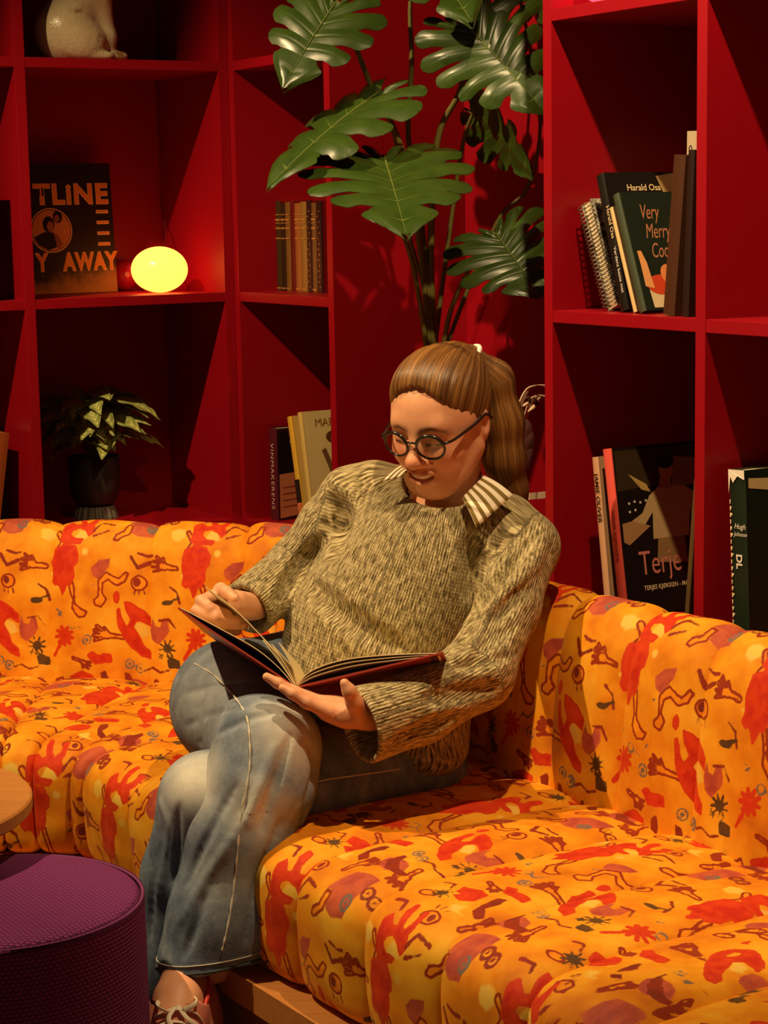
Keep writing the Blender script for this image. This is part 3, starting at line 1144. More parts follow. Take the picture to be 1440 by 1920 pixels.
for path, r, k, op in [
    ([(300, 1500), (320, 1560), (310, 1620), (290, 1700)], 0.0040, 0.012, 'add'),
    ([(335, 1510), (330, 1580), (322, 1660)], 0.0040, 0.010, 'sub'),
    ([(280, 1600), (285, 1680), (280, 1760)], 0.0030, 0.010, 'sub'),
]:
    JN.fold(path, r, k, op)


def hem_cut(Fd, p, n):
    sl = (slice(None),) * 3
    X, Y, Z = Fd.ax[0][:, None, None], Fd.ax[1][None, :, None], Fd.ax[2][None, None, :]
    t = (X - p[0]) * n[0] + (Y - p[1]) * n[1] + (Z - p[2]) * n[2] + 0.004 * np.sin((X + Y) * 60)
    Fd.merge(sl, -t + 0 * Fd.F, 0.003, 'sub')


hem_cut(JN2, HEM, dh)
JN2.cone(HEM + dh * 0.02, HEM - dh * 0.025, 0.080, 0.074, 0.003, 'sub')
# one pair of trousers: both legs in one mesh
parts = []
for Fd in (JN, JN2):
    Vj, Fj = Fd.nets()
    Vj = relax(Vj, Fj, 2, 0.4)
    parts.append((Vj, Fj))
V = np.concatenate([parts[0][0], parts[1][0]])
Fq = np.concatenate([parts[0][1], parts[1][1] + len(parts[0][0])])
me = mesh_np('jeans', V, Fq, True)
# wear of the cloth: pale over both knees and the thigh
wear = np.zeros(len(V))
for (c, r) in ((wp(552, 1372, 2.96), 0.062), (wp(362, 1462, 2.97), 0.055), (wp(420, 1330, 3.14), 0.12), (wp(490, 1520, 2.9), 0.05), (wp(440, 1640, 2.9), 0.06)):
    dd = np.linalg.norm(V - c, axis=1) / r
    wear = np.maximum(wear, np.exp(-dd ** 2) * (1.0 if r < 0.063 and c[2] > 0.5 else 0.35))
add_attr(me, 'wear', wear)
DENIM, nt, b = new_mat('washed_denim', srgb(96, 106, 118), 0.82, 0.2)
tc = nd(nt, 'ShaderNodeTexCoord')
n1 = noise(nt, tc.outputs['Object'], 26.0, 5, 0.65)
n2 = noise(nt, mapping(nt, tc.outputs['Object'], (900, 900, 220)), 1.0, 3, 0.6)
n3 = noise(nt, tc.outputs['Object'], 420.0, 3, 0.6)
c1 = ramp(nt, mathn(nt, 'ADD', mathn(nt, 'MULTIPLY', n1, 0.6), mathn(nt, 'MULTIPLY', n2, 0.4)), [(0.34, srgb(70, 86, 108)), (0.5, srgb(102, 118, 138)), (0.66, srgb(140, 152, 166))])
c2 = mixc(nt, mathn(nt, 'MULTIPLY', attr(nt, 'wear'), mathn(nt, 'ADD', 0.55, mathn(nt, 'MULTIPLY', n1, 0.6)), True), c1, srgb(224, 220, 206))
nt.links.new(c2, b.inputs['Base Color'])
bump(nt, b, mathn(nt, 'ADD', mathn(nt, 'MULTIPLY', n3, 0.7), n2), 0.4, 0.0008)
JEANS = link('jeans', me, DENIM, PERSON, Matrix.Identity(4), world=True)
THREAD = simple('pale_seam', (210, 204, 184), 0.8)
DENIM_DK = simple('dark_denim', (56, 62, 70), 0.85)


def on_surf(Fd, pxs, lift):
    out = []
    for (x, y) in pxs:
        p = Fd.hit(x, y)
        if p is not None:
            out.append(p + Fd.grad(p) * lift)
    return out


sp = on_surf(JN2, [(365, 1245), (395, 1262), (425, 1290), (448, 1318), (463, 1345), (468, 1380), (469, 1430), (462, 1480), (452, 1530), (446, 1590), (440, 1650), (432, 1710), (422, 1760), (416, 1783)], 0.0013)
if len(sp) > 3:
    cs = catmull(sp, 5)
    link('side_seam', tube('side_seam', cs, [0.0013 + 0.0007 * math.sin(i * 1.9) for i in range(len(cs))], 6), THREAD, JEANS, Matrix.Identity(4), world=True)
sp2 = on_surf(JN, [(575, 1470), (610, 1462), (660, 1455), (710, 1448), (750, 1442)], 0.0006)
if len(sp2) > 2:
    link('side_seam', tube('side_seam', catmull(sp2, 4), 0.0012, 6), THREAD, JEANS, Matrix.Identity(4), world=True)
# stitched hem band around the leg opening
e1 = np.cross(dh, [0, 0, 1.0]) if abs(dh[2]) < 0.99 else np.array([1.0, 0, 0])
e1 = np.array([1.0, 0, 0]) - dh * dh[0]; e1 /= np.linalg.norm(e1)
e2 = np.cross(dh, e1)
for lift, rr, mt, nm in ((0.006, 0.0026, DENIM_DK, 'hem_edge'), (0.018, 0.0008, THREAD, 'hem_stitch')):
    ring_pts = []
    for i in range(72):
        an = 2 * math.pi * i / 72
        base = HEM - dh * (lift - 0.002)
        dirv = e1 * math.cos(an) + e2 * math.sin(an)
        t = 0.083
        while t < 0.13 and JN2.sample(base + dirv * t) < 0: t += 0.001
        ring_pts.append(Vector(base + dirv * (t + 0.0004)))
    ring_pts.append(ring_pts[0])
    link(nm, tube(nm, ring_pts, rr, 6, False), mt, JEANS, Matrix.Identity(4), world=True)

# ---- head: local axes x = towards the person's left, y = up, z = out of the face
psi, tht, rol = math.radians(31), math.radians(17), math.radians(3)
HF = Vector((-math.sin(psi) * math.cos(tht), -math.cos(psi) * math.cos(tht), -math.sin(tht)))
HL = Vector((math.cos(psi), -math.sin(psi), 0))
HU = HF.cross(HL)
HL, HU = HL * math.cos(rol) - HU * math.sin(rol), HU * math.cos(rol) + HL * math.sin(rol)
HC = W(827, 786, 3.32)
M_HEAD = frame(HL, HU, HF, HC)
HINV = M_HEAD.inverted()
HS = 1.02


def to_world(V):
    R = np.array(M_HEAD.to_3x3())
    return V @ R.T * 1.0 + np.array(HC)[None]


def loc(p):
    return np.array(HINV @ Vector(p))


HD = Field((-0.105, -0.22, -0.13), (0.105, 0.135, 0.145), 0.0021)
HD.ell((0, 0.026, -0.010), (0.072, 0.088, 0.094), None, 0.02)
HD.ell((0, 0.020, 0.020), (0.066, 0.075, 0.070), None, 0.03)
HD.ell((0, -0.028, 0.026), (0.060, 0.075, 0.060), None, 0.03)
HD.ell((0, -0.074, 0.034), (0.047, 0.036, 0.048), None, 0.03)
for sgn in (-1, 1):
    HD.cone((sgn * 0.055, -0.045, 0.0), (sgn * 0.022, -0.094, 0.058), 0.018, 0.018, 0.03)      # jaw line
    HD.ell((sgn * 0.035, -0.033, 0.060), (0.025, 0.022, 0.022), None, 0.022)                     # cheeks, lifted by the smile
HD.ell((0, -0.098, 0.062), (0.021, 0.016, 0.017), None, 0.022)
HD.cone((-0.034, 0.021, 0.071), (0.034, 0.021, 0.071), 0.013, 0.013, 0.02)                    # brow
for sgn in (-1, 1):
    HD.ell((sgn * 0.031, 0.000, 0.099), (0.020, 0.013, 0.020), None, 0.016, 'sub')               # sockets
    HD.ell((sgn * 0.031, -0.001, 0.0735), (0.0140, 0.0125, 0.0125), None, 0.004)                 # lids over the eyes
    HD.cone((sgn * 0.018, -0.0085, 0.0855), (sgn * 0.043, -0.0075, 0.080), 0.0022, 0.0018, 0.004)
HD.cone((0, 0.014, 0.080), (0, -0.030, 0.106), 0.0085, 0.0105, 0.014)                         # nose
HD.ell((0, -0.034, 0.107), (0.0125, 0.0110, 0.0125), None, 0.010)
for sgn in (-1, 1):
    HD.ell((sgn * 0.0125, -0.038, 0.096), (0.0085, 0.0075, 0.0105), None, 0.008)
    HD.ell((sgn * 0.006, -0.0455, 0.100), (0.0036, 0.0030, 0.0050), None, 0.003, 'sub')
UP = [(-0.036, -0.0530, 0.0660), (-0.020, -0.0600, 0.0850), (0, -0.0625, 0.0910), (0.020, -0.0600, 0.0850), (0.036, -0.0530, 0.0660)]
LO = [(-0.034, -0.0550, 0.0670), (-0.020, -0.0730, 0.0810), (0, -0.0800, 0.0860), (0.020, -0.0730, 0.0810), (0.034, -0.0550, 0.0670)]
HD.chain(UP, [0.003, 0.0050, 0.0055, 0.0050, 0.003], 0.007)
HD.chain(LO, [0.003, 0.0058, 0.0066, 0.0058, 0.003], 0.007)
HD.chain([(-0.031, -0.0550, 0.0720), (-0.018, -0.0660, 0.0880), (0, -0.0710, 0.0940), (0.018, -0.0660, 0.0880), (0.031, -0.0550, 0.0720)], [0.0018, 0.0045, 0.0055, 0.0045, 0.0018], 0.0025, 'sub')
for sgn in (-1, 1):
    HD.cone((sgn * 0.020, -0.036, 0.088), (sgn * 0.037, -0.060, 0.068), 0.0010, 0.0008, 0.006, 'sub')   # smile folds
    HD.ell((sgn * 0.073, -0.006, -0.014), (0.0085, 0.029, 0.017), None, 0.006)                   # ears
    HD.ell((sgn * 0.082, -0.004, -0.010), (0.006, 0.018, 0.009), None, 0.004, 'sub')
nb = loc(W(850, 985, 3.39))
HD.cone((0, -0.055, -0.022), nb, 0.050, 0.054, 0.03)
Vh, Fh = HD.nets()
Vh = relax(Vh, Fh, 2, 0.35)


def seg_d(V, pts):
    d = np.full(len(V), 1e9)
    for i in range(len(pts) - 1):
        d = np.minimum(d, seg_param(V, pts[i], pts[i + 1])[1])
    return d


# natural colouring of the skin: lips, brows, lash lines, flushed cheeks
def gauss(d, s):
    return np.exp(-(d / s) ** 2)


lip = np.maximum(gauss(np.maximum(seg_d(Vh, UP) - 0.0048, 0), 0.0016), gauss(np.maximum(seg_d(Vh, LO) - 0.0060, 0), 0.0016))
brow = np.zeros(len(Vh)); lash = np.zeros(len(Vh)); blush = np.zeros(len(Vh))
for sgn in (-1, 1):
    brow = np.maximum(brow, gauss(np.maximum(seg_d(Vh * [1, 1, 0.3], [(sgn * 0.013, 0.0165, 0.025), (sgn * 0.030, 0.0225, 0.0245), (sgn * 0.050, 0.0165, 0.020)]) - 0.0020, 0), 0.0022))
    lash = np.maximum(lash, gauss(np.maximum(seg_d(Vh, [(sgn * 0.018, -0.0085, 0.087), (sgn * 0.031, -0.0095, 0.088), (sgn * 0.044, -0.0075, 0.081)]) - 0.0016, 0), 0.0014))
    blush = np.maximum(blush, gauss(np.linalg.norm(Vh - [sgn * 0.036, -0.034, 0.075], axis=1), 0.026))
blush = np.maximum(blush, 0.8 * gauss(np.linalg.norm(Vh - [0, -0.034, 0.115], axis=1), 0.016))
skin_l = np.where(Vh[:, 2] > 0.03, 1, 0)
lip *= skin_l; brow *= skin_l; lash *= skin_l
head_attr = dict(lip=lip, brow=np.maximum(brow * 0.8, lash), blush=blush)
Vw = to_world(Vh)

# ---- hands and feet, in world space
HN = Field(np.array(W(480, 1380, 2.90)) - 0.02, np.array(W(720, 1240, 3.10)) + 0.03, 0.0022)
WRL = [wp(760, 1345, 3.02), wp(690, 1340, 2.985)]
HN.cone(WRL[0], WRL[1], 0.026, 0.023, 0.01)
pax = np.array(W(590, 1312, 2.99) - W(680, 1340, 2.985)); pax /= np.linalg.norm(pax)
pz = np.array([0.15, -0.25, 1.0]); pz -= pax * (pz @ pax); pz /= np.linalg.norm(pz)
py_ = np.cross(pz, pax)
HN.ell(wp(640, 1333, 2.985), (0.046, 0.036, 0.0175), (pax, py_, pz), 0.012)
HN.chain([wp(690, 1340, 2.985), wp(650, 1340, 2.975), wp(612, 1332, 2.965)], [0.021, 0.017, 0.0125], 0.012)
FL = [
    [(616, 1336, 2.958), (575, 1318, 2.950), (548, 1301, 2.948), (530, 1290, 2.950)],
    [(606, 1326, 2.975), (556, 1303, 2.968), (522, 1281, 2.968), (500, 1269, 2.970)],
    [(606, 1318, 2.995), (552, 1297, 2.992), (520, 1281, 2.995), (504, 1272, 2.998)],
    [(618, 1318, 3.012), (572, 1300, 3.014), (548, 1290, 3.016), (535, 1284, 3.018)],
]
for j, f in enumerate(FL):
    HN.chain([wp(*p) for p in f], [0.0105, 0.0092, 0.0082, 0.0068] if j < 3 else [0.0090, 0.0080, 0.0070, 0.0060], 0.005)
HN.chain([wp(676, 1336, 2.965), wp(664, 1316, 2.945), wp(655, 1296, 2.935), wp(646, 1281, 2.933)], [0.0165, 0.0125, 0.0100, 0.0075], 0.008)
V2, F2 = HN.nets()
V2 = relax(V2, F2, 2, 0.35)
HN2 = Field(np.array(W(355, 1200, 3.07)) - [0.02, 0.03, 0.02], np.array(W(480, 1080, 3.36)) + 0.03, 0.0022)
HN2.chain([wp(478, 1140, 3.335), wp(440, 1130, 3.245)], [0.025, 0.022], 0.01)
HN2.ell(wp(412, 1133, 3.205), (0.036, 0.034, 0.026), None, 0.014)
FR = [
    [(408, 1117, 3.185), (377, 1127, 3.150), (398, 1142, 3.120), (428, 1151, 3.112)],
    [(397, 1130, 3.185), (369, 1146, 3.145), (408, 1158, 3.108), (446, 1164, 3.105)],
    [(397, 1144, 3.190), (377, 1162, 3.150), (420, 1171, 3.112), (458, 1174, 3.112)],
    [(403, 1156, 3.195), (392, 1175, 3.160), (425, 1183, 3.128), (446, 1184, 3.125)],
]
for j, f in enumerate(FR):
    HN2.chain([wp(*p) for p in f], [0.0115, 0.0098, 0.0086, 0.0070] if j < 3 else [0.0095, 0.0082, 0.0072, 0.0060], 0.005)
HN2.chain([wp(430, 1118, 3.215), wp(414, 1106, 3.185), wp(424, 1110, 3.160), wp(440, 1122, 3.145)], [0.0130, 0.0110, 0.0092, 0.0075], 0.007)
V3, F3 = HN2.nets()
V3 = relax(V3, F3, 2, 0.35)
# ankle and instep below the trouser hem
AN = Field(np.array(W(270, 2020, 2.74)) - 0.03, np.array(W(430, 1720, 3.05)) + 0.03, 0.0035)
AN.chain([wp(378, 1740, 2.985), wp(350, 1812, 2.962), wp(333, 1878, 2.878), wp(322, 1965, 2.79)], [0.036, 0.035, 0.036, 0.030], 0.015)
AN.ell(wp(368, 1865, 2.95), (0.028, 0.03, 0.03), None, 0.02)
V4, F4 = AN.nets()
V4 = relax(V4, F4, 2, 0.35)
# torso under the clothes, so that neck, arms and legs belong to one body
TR = Field((-0.42, 2.86, 0.06), (0.28, 3.60, 0.96), 0.010)
TR.ell(wp(800, 1030, 3.37), (0.115, 0.075, 0.10), TA, 0.04)
TR.ell(wp(705, 1200, 3.37), (0.110, 0.085, 0.12), TA, 0.05)
TR.chain([wp(848, 980, 3.39), wp(820, 1020, 3.38)], [0.05, 0.06], 0.03)
TR.chain([np.array(p) for p in ARM_L[1:5]], [0.026, 0.025, 0.025, 0.025], 0.02)
TR.chain([np.array(p) for p in ARM_R[1:4]] + [wp(480, 1130, 3.36)], [0.024, 0.022, 0.020, 0.022], 0.02)
TR.chain(TH_R + SH_R[1:] + [wp(345, 1822, 2.975)], [0.06, 0.055, 0.045, 0.045, 0.042, 0.036, 0.032, 0.032], 0.02)
TR.chain(TH_L + SH_L[1:], [0.06, 0.052, 0.042, 0.040, 0.036, 0.032], 0.02)
TR.ell(wp(660, 1310, 3.40), (0.11, 0.10, 0.08), None, 0.04)
V5, F5 = TR.nets()
Vall, Fall, n0 = [], [], 0
cols = {k: [] for k in ('lip', 'brow', 'blush')}
for (vv, ff, at) in ((Vw, Fh, head_attr), (V2, F2, None), (V3, F3, None), (V4, F4, None), (V5, F5, None)):
    Vall.append(vv); Fall.append(ff + n0); n0 += len(vv)
    for k in cols:
        cols[k].append(at[k] if at else np.zeros(len(vv)))
me = mesh_np('body', np.concatenate(Vall), np.concatenate(Fall), True)
for k in cols: add_attr(me, k, np.concatenate(cols[k]))
SKIN, nt, b = new_mat('skin', srgb(226, 168, 130), 0.48, 0.4)
b.inputs['Subsurface Weight'].default_value = 0.12
b.inputs['Subsurface Radius'].default_value = (0.010, 0.004, 0.002)
b.inputs['Subsurface Scale'].default_value = 0.5
tc = nd(nt, 'ShaderNodeTexCoord')
n1 = noise(nt, tc.outputs['Object'], 60.0, 4, 0.6)
c1 = mixc(nt, n1, srgb(216, 150, 112), srgb(236, 178, 138))
c1 = mixc(nt, mathn(nt, 'MULTIPLY', attr(nt, 'blush'), 0.55), c1, srgb(222, 120, 92))
c1 = mixc(nt, mathn(nt, 'MULTIPLY', attr(nt, 'lip'), 0.85, True), c1, srgb(172, 62, 54))
c1 = mixc(nt, mathn(nt, 'MULTIPLY', attr(nt, 'brow'), 1.0, True), c1, srgb(66, 40, 22))
nt.links.new(c1, b.inputs['Base Color'])
bump(nt, b, noise(nt, tc.outputs['Object'], 700.0, 2), 0.08, 0.0005)
link('body', me, SKIN, PERSON, Matrix.Identity(4), world=True)
TEETH = simple('tooth_enamel', (238, 226, 204), 0.25, 0.04)
tp = catmull([(-0.027, -0.0580, 0.0765), (-0.014, -0.0655, 0.0862), (0, -0.0668, 0.0885), (0.014, -0.0645, 0.0858), (0.027, -0.0580, 0.0765)], 4)
link('teeth', tube('teeth', tp, [0.0018 + 0.0021 * math.sin(math.pi * i / (len(tp) - 1)) for i in range(len(tp))], 8), TEETH, PERSON, M_HEAD, world=True)
NAIL = simple('finger_nail', (232, 178, 150), 0.3, 0.04)

# ---- hair: combed back to a high ponytail
HR = Field((-0.11, -0.13, -0.14), (0.11, 0.145, 0.12), 0.0026)
HR.ell((0, 0.028, -0.012), (0.0785, 0.096, 0.101), None, 0.02)
HR.ell((0, 0.060, 0.018), (0.064, 0.060, 0.072), None, 0.03)
HR.ell((0, 0.060, -0.075), (0.045, 0.045, 0.035), None, 0.03)
TIE = np.array((0.008, 0.070, -0.099))
X, Y, Z = HR.ax[0][:, None, None], HR.ax[1][None, :, None], HR.ax[2][None, None, :]
hl = (Y - 0.087) - 1.05 * (Z - 0.072) + 0.10 * np.abs(X) + 8.0 * X * X + 0.0012 * np.sin(X * 420) + 0.0010 * np.sin(X * 930 + 1)
HR.merge((slice(None),) * 3, -(-hl) * 0.6 + 0 * HR.F, 0.004, 'sub') if False else None
HR.F = (HR.F + 0.0058 * np.exp(-np.maximum(hl, 0) / 0.020)).astype(np.float32)
HR.F = np.maximum(HR.F, (-hl * 0.62).astype(np.float32))
# strand relief that runs from the hair line to the tie
ang = np.arctan2(X - TIE[0], (Z - TIE[2]) * 0.75 + (Y - TIE[1]) * 0.66 + 0.02)
HR.F += (0.0006 * np.sin(ang * 46) + 0.0005 * np.sin(ang * 83 + 1.0)).astype(np.float32)
V6, F6 = HR.nets()
V6 = relax(V6, F6, 1, 0.3)
d6 = V6 - TIE
st6 = np.stack([np.arctan2(d6[:, 0], d6[:, 2] * 0.75 + d6[:, 1] * 0.66 + 0.02) * 0.09, np.linalg.norm(d6, axis=1), np.zeros(len(V6))], 1)
# ponytail in world space
PT_P = [np.array(M_HEAD @ Vector(TIE + np.array([0.002, 0.010, -0.004]))), wp(925, 712, 3.40), wp(940, 790, 3.405), wp(945, 860, 3.41), wp(958, 920, 3.425), wp(975, 965, 3.44)]
PT_R = [0.017, 0.032, 0.037, 0.035, 0.028, 0.012]
PTF = Field(np.minimum.reduce(PT_P) - 0.06, np.maximum.reduce(PT_P) + 0.06, 0.0032)
PTF.chain(PT_P, PT_R, 0.02)
V7, F7 = PTF.nets()
V7 = relax(V7, F7, 2, 0.4)
bestd = np.full(len(V7), 1e9); st7 = np.zeros((len(V7), 3)); al = 0.0
for i in range(len(PT_P) - 1):
    t, dist, rel = seg_param(V7, PT_P[i], PT_P[i + 1])
    dd = (PT_P[i + 1] - PT_P[i]); L = np.linalg.norm(dd); dd = dd / L
    e1 = np.array([1.0, 0, 0]) - dd * dd[0]; e1 /= np.linalg.norm(e1); e2 = np.cross(dd, e1)
    th = np.arctan2(rel @ e2, rel @ e1)
    m = dist < bestd
    bestd = np.where(m, dist, bestd)
    st7[m] = np.stack([th * 0.035, al + t * L, np.ones(len(V7))], 1)[m]
    al += L
V7 = V7 + 0.0005 * np.sin(st7[:, :1] * 1500) * (V7 - V7.mean(0)) / (np.linalg.norm(V7 - V7.mean(0), axis=1)[:, None] + 1e-6)
HAIR, nt, b = new_mat('brown_blond_hair', srgb(110, 72, 34), 0.42, 0.5)
b.inputs['Anisotropic'].default_value = 0.5
sv = attr(nt, 'strand', 'Vector')
n1 = noise(nt, mapping(nt, sv, (700, 8, 1)), 1.0, 4, 0.65)
n2 = noise(nt, mapping(nt, sv, (90, 4, 1)), 1.0, 2, 0.5)
c1 = ramp(nt, mathn(nt, 'ADD', mathn(nt, 'MULTIPLY', n1, 0.65), mathn(nt, 'MULTIPLY', n2, 0.35)), [(0.34, srgb(56, 34, 14)), (0.48, srgb(104, 68, 30)), (0.58, srgb(150, 104, 52)), (0.70, srgb(196, 150, 86))])
nt.links.new(c1, b.inputs['Base Color'])
bump(nt, b, n1, 0.7, 0.0025)
me = mesh_np('hair', to_world(V6), F6, True); add_attr(me, 'strand', st6, 'FLOAT_VECTOR')
HAIR_O = link('hair', me, HAIR, PERSON, Matrix.Identity(4), world=True)
me = mesh_np('ponytail', V7, F7, True); add_attr(me, 'strand', st7, 'FLOAT_VECTOR')
link('ponytail', me, HAIR, HAIR_O, Matrix.Identity(4), world=True)
# loose strands over the combed hair
rnd = random.Random(5)
bm_v, bm_f = [], []
for i in range(70):
    a0 = rnd.uniform(-1.2, 1.2)
    st = np.array([math.sin(a0) * 0.072, 0.085 - 0.05 * abs(math.sin(a0)) + rnd.uniform(0.0, 0.03), 0.045 * math.cos(a0) + rnd.uniform(-0.02, 0.015)])
    pts = []
    for j in range(9):
        t = j / 8
        p = st * (1 - t) + TIE * t
        v = p - np.array([0, 0.02, -0.01])
        nrm = v / np.array([0.0785, 0.096, 0.101])
        p = np.array([0, 0.028, -0.012]) + nrm / np.linalg.norm(nrm) * np.array([0.0785, 0.096, 0.101]) * (1.012 + 0.02 * math.sin(math.pi * t) * rnd.random())
        if t > 0.85: p = p * (1 - (t - 0.85) * 4) + TIE * (t - 0.85) * 4
        pts.append(Vector(p))
    m_ = tube('s', pts, [0.0006] * 9, 4, False)
    n_ = len(bm_v)
    bm_v += [v.co.copy() for v in m_.vertices]
    bm_f += [tuple(x + n_ for x in p.vertices) for p in m_.polygons]
    bpy.data.meshes.remove(m_)
me = mesh_py('loose_strands', bm_v, bm_f, True)
add_attr(me, 'strand', [(i * 0.0007 % 0.2, 0, 3) for i in range(len(bm_v))], 'FLOAT_VECTOR')
tag(link('loose_strands', me, HAIR, HAIR_O, M_HEAD, world=True), None, None, None, 'stuff')
SCRUNCH = simple('white_elastic', (236, 222, 208), 0.7)
tq = []
pd = (PT_P[1] - PT_P[0]); pd /= np.linalg.norm(pd)
e1 = np.array([0, 1.0, 0]) - pd * pd[1]; e1 /= np.linalg.norm(e1); e2 = np.cross(pd, e1)
for i in range(25):
    an = 2 * math.pi * i / 24
    tq.append(Vector(PT_P[0] + pd * 0.004 + (e1 * math.cos(an) + e2 * math.sin(an)) * 0.0205))
tag(link('hair_tie', tube('hair_tie', tq, 0.0042, 8, False), SCRUNCH, HAIR_O, Matrix.Identity(4), world=True), 'white hair elastic')

# ---- striped shirt: collar stand round the neck and two collar points over the sweater
STRIPE, nt, b = new_mat('striped_shirt', srgb(240, 228, 200), 0.8, 0.2)
sv = attr(nt, 'stripe', 'Vector')
sx = nd(nt, 'ShaderNodeSeparateXYZ'); nt.links.new(sv, sx.inputs[0])
wv = mathn(nt, 'SINE', mathn(nt, 'MULTIPLY', sx.outputs[0], 2 * math.pi / 0.0115))
c1 = mixc(nt, smooth_step(nt, wv, -0.05, 0.25), srgb(246, 236, 214), srgb(132, 110, 56))
nt.links.new(c1, b.inputs['Base Color'])


def patch(name, rows, thick, mat, parent, stripe_w):
    """thin cloth patch from rows of world points"""
    R, C = len(rows), len(rows[0])
    V, F = [], []
    pts = [[Vector(p) for p in r] for r in rows]
    for side in (0, 1):
        for i in range(R):
            for j in range(C):
                a = pts[min(i + 1, R - 1)][j] - pts[max(i - 1, 0)][j]
                c = pts[i][min(j + 1, C - 1)] - pts[i][max(j - 1, 0)]
                n = a.cross(c)
                n = n.normalized() if n.length > 1e-9 else Vector((0, -1, 0))
                if n.y > 0: n = -n
                V.append(pts[i][j] + n * (thick if side == 0 else 0))
    for i in range(R - 1):
        for j in range(C - 1):
            q = (i * C + j, i * C + j + 1, (i + 1) * C + j + 1, (i + 1) * C + j)
            F.append(q)
            F.append(tuple(x + R * C for x in q[::-1]))
    for j in range(C - 1):
        F.append((j, j + R * C, j + 1 + R * C, j + 1)); k = (R - 1) * C
        F.append((k + j + 1, k + j + 1 + R * C, k + j + R * C, k + j))
    for i in range(R - 1):
        F.append(((i + 1) * C, (i + 1) * C + R * C, i * C + R * C, i * C)); k = C - 1
        F.append((i * C + k, i * C + k + R * C, (i + 1) * C + k + R * C, (i + 1) * C + k))
    me = mesh_py(name, V, F, True)
    st = []
    for s in (0, 1):
        for i in range(R):
            for j in range(C):
                st.append((stripe_w * j / (C - 1), i / (R - 1), 0))
    add_attr(me, 'stripe', st, 'FLOAT_VECTOR')
    return link(name, me, mat, parent, Matrix.Identity(4), world=True)


def quad_rows(a, b, c, d_, n=9, bulge=0.006):
    """rows from edge a-b to edge d-c"""
    rows = []
    for i in range(n):
        t = i / (n - 1)
        r = []
        for j in range(n):
            s = j / (n - 1)
            p = (a.lerp(b, s)).lerp(d_.lerp(c, s), t)
            p = p + Vector((0, -bulge * math.sin(math.pi * t) * 1.0, bulge * 0.6 * math.sin(math.pi * t)))
            r.append(p)
        rows.append(r)
    return rows


def sw_pt(px, py, lift=0.010, fallback=3.25):
    p = SW.hit(px, py)
    if p is None: p = W(px, py, fallback)
    return p + Vector((0, -lift, lift * 0.5))


SHIRT = patch('shirt_collar', quad_rows(W(866, 935, 3.262), W(908, 893, 3.300), W(962, 928, 3.262), W(893, 990, 3.232)), 0.0022, STRIPE, PERSON, 0.058)
patch('collar_point', quad_rows(W(757, 868, 3.318), W(772, 884, 3.300), W(757, 893, 3.275), W(712, 905, 3.288)), 0.0022, STRIPE, SHIRT, 0.040)
# stand: ring around the neck
rows = []
nd_ = Vector(NECK_B - NECK_A).normalized()
e1v = Vector((1, 0, 0)); e1v = (e1v - nd_ * e1v.dot(nd_)).normalized(); e2v = nd_.cross(e1v)
cc = Vector(NECK_A) + nd_ * 0.052
for i in range(5):
    r = []
    for j in range(41):
        an = 2 * math.pi * j / 40
        rr = 0.0565 + 0.0022 * i
        r.append(cc + nd_ * (0.010 * i - 0.004 - 0.012 * (0.5 + 0.5 * math.sin(an)) * 0) + e1v * rr * math.cos(an) + e2v * rr * math.sin(an))
    rows.append(r)
patch('collar_stand', rows, 0.0015, STRIPE, SHIRT, 0.38)
YK = Field(NECK_A - 0.11, NECK_A + 0.13, 0.004)
ndn = np.array(nd_)
YK.cone(NECK_A - ndn * 0.03, NECK_A + ndn * 0.06, 0.054, 0.066, 0.0)
YK.half(NECK_A + ndn * 0.046, ndn, 0.006)
nk0 = np.array(M_HEAD @ Vector((0, -0.055, -0.022)))
Vy, Fy = YK.nets(); Vy = relax(Vy, Fy, 2, 0.4)
me = mesh_np('shirt_front', Vy, Fy, True)
rel = Vy - NECK_A
add_attr(me, 'stripe', np.stack([rel @ np.array([0.80, -0.25, 0.35]), rel[:, 1] * 0, rel[:, 2] * 0], 1), 'FLOAT_VECTOR')
link('shirt_front', me, STRIPE, SHIRT, Matrix.Identity(4), world=True)
# a strip of the shirt hem that shows under the sweater

# ---- sneaker on the lifted foot (and the one on the floor, behind the pouf)
SHOE = Field(np.array(W(250, 2110, 2.64)) - 0.03, np.array(W(440, 1820, 3.04)) + 0.03, 0.0032)
heel, ball, toe = wp(368, 1910, 2.955), wp(320, 1995, 2.80), wp(312, 2055, 2.73)
SHOE.chain([heel, ball, toe], [0.043, 0.046, 0.036], 0.02)
SHOE.chain([wp(354, 1875, 2.94), wp(330, 1905, 2.855), wp(320, 1975, 2.79)], [0.046, 0.043, 0.040], 0.02)
SHOE.chain([wp(362, 1790, 2.96), wp(342, 1840, 2.915), wp(334, 1872, 2.872)], [0.047, 0.045, 0.041], 0.006, 'sub')
V8, F8 = SHOE.nets()
V8 = relax(V8, F8, 2, 0.4)
CANVAS = simple('pink_canvas', (206, 128, 108), 0.8, 0.15, 60, 0.2, 0.0, 0.3)
LACE = simple('white_lace', (236, 224, 200), 0.75)
RUBBER = simple('white_rubber', (214, 204, 188), 0.5)
REDLIN = simple('red_lining', (196, 58, 46), 0.7)
SNK = link('sneaker', mesh_np('sneaker', V8, F8, True), CANVAS, PERSON, Matrix.Identity(4), world=True)


def shoe_lace(pts, r=0.0042, flat=0.35):
    out = []
    for (x, y, l) in pts:
        p = SHOE.hit(x, y)
        p = p if p is not None else W(x, y, 2.79)
        out.append(p + Vector((0, -l, l * 0.4)))
    return tube('lace', catmull(out, 5), r, 8, True, True, flat)


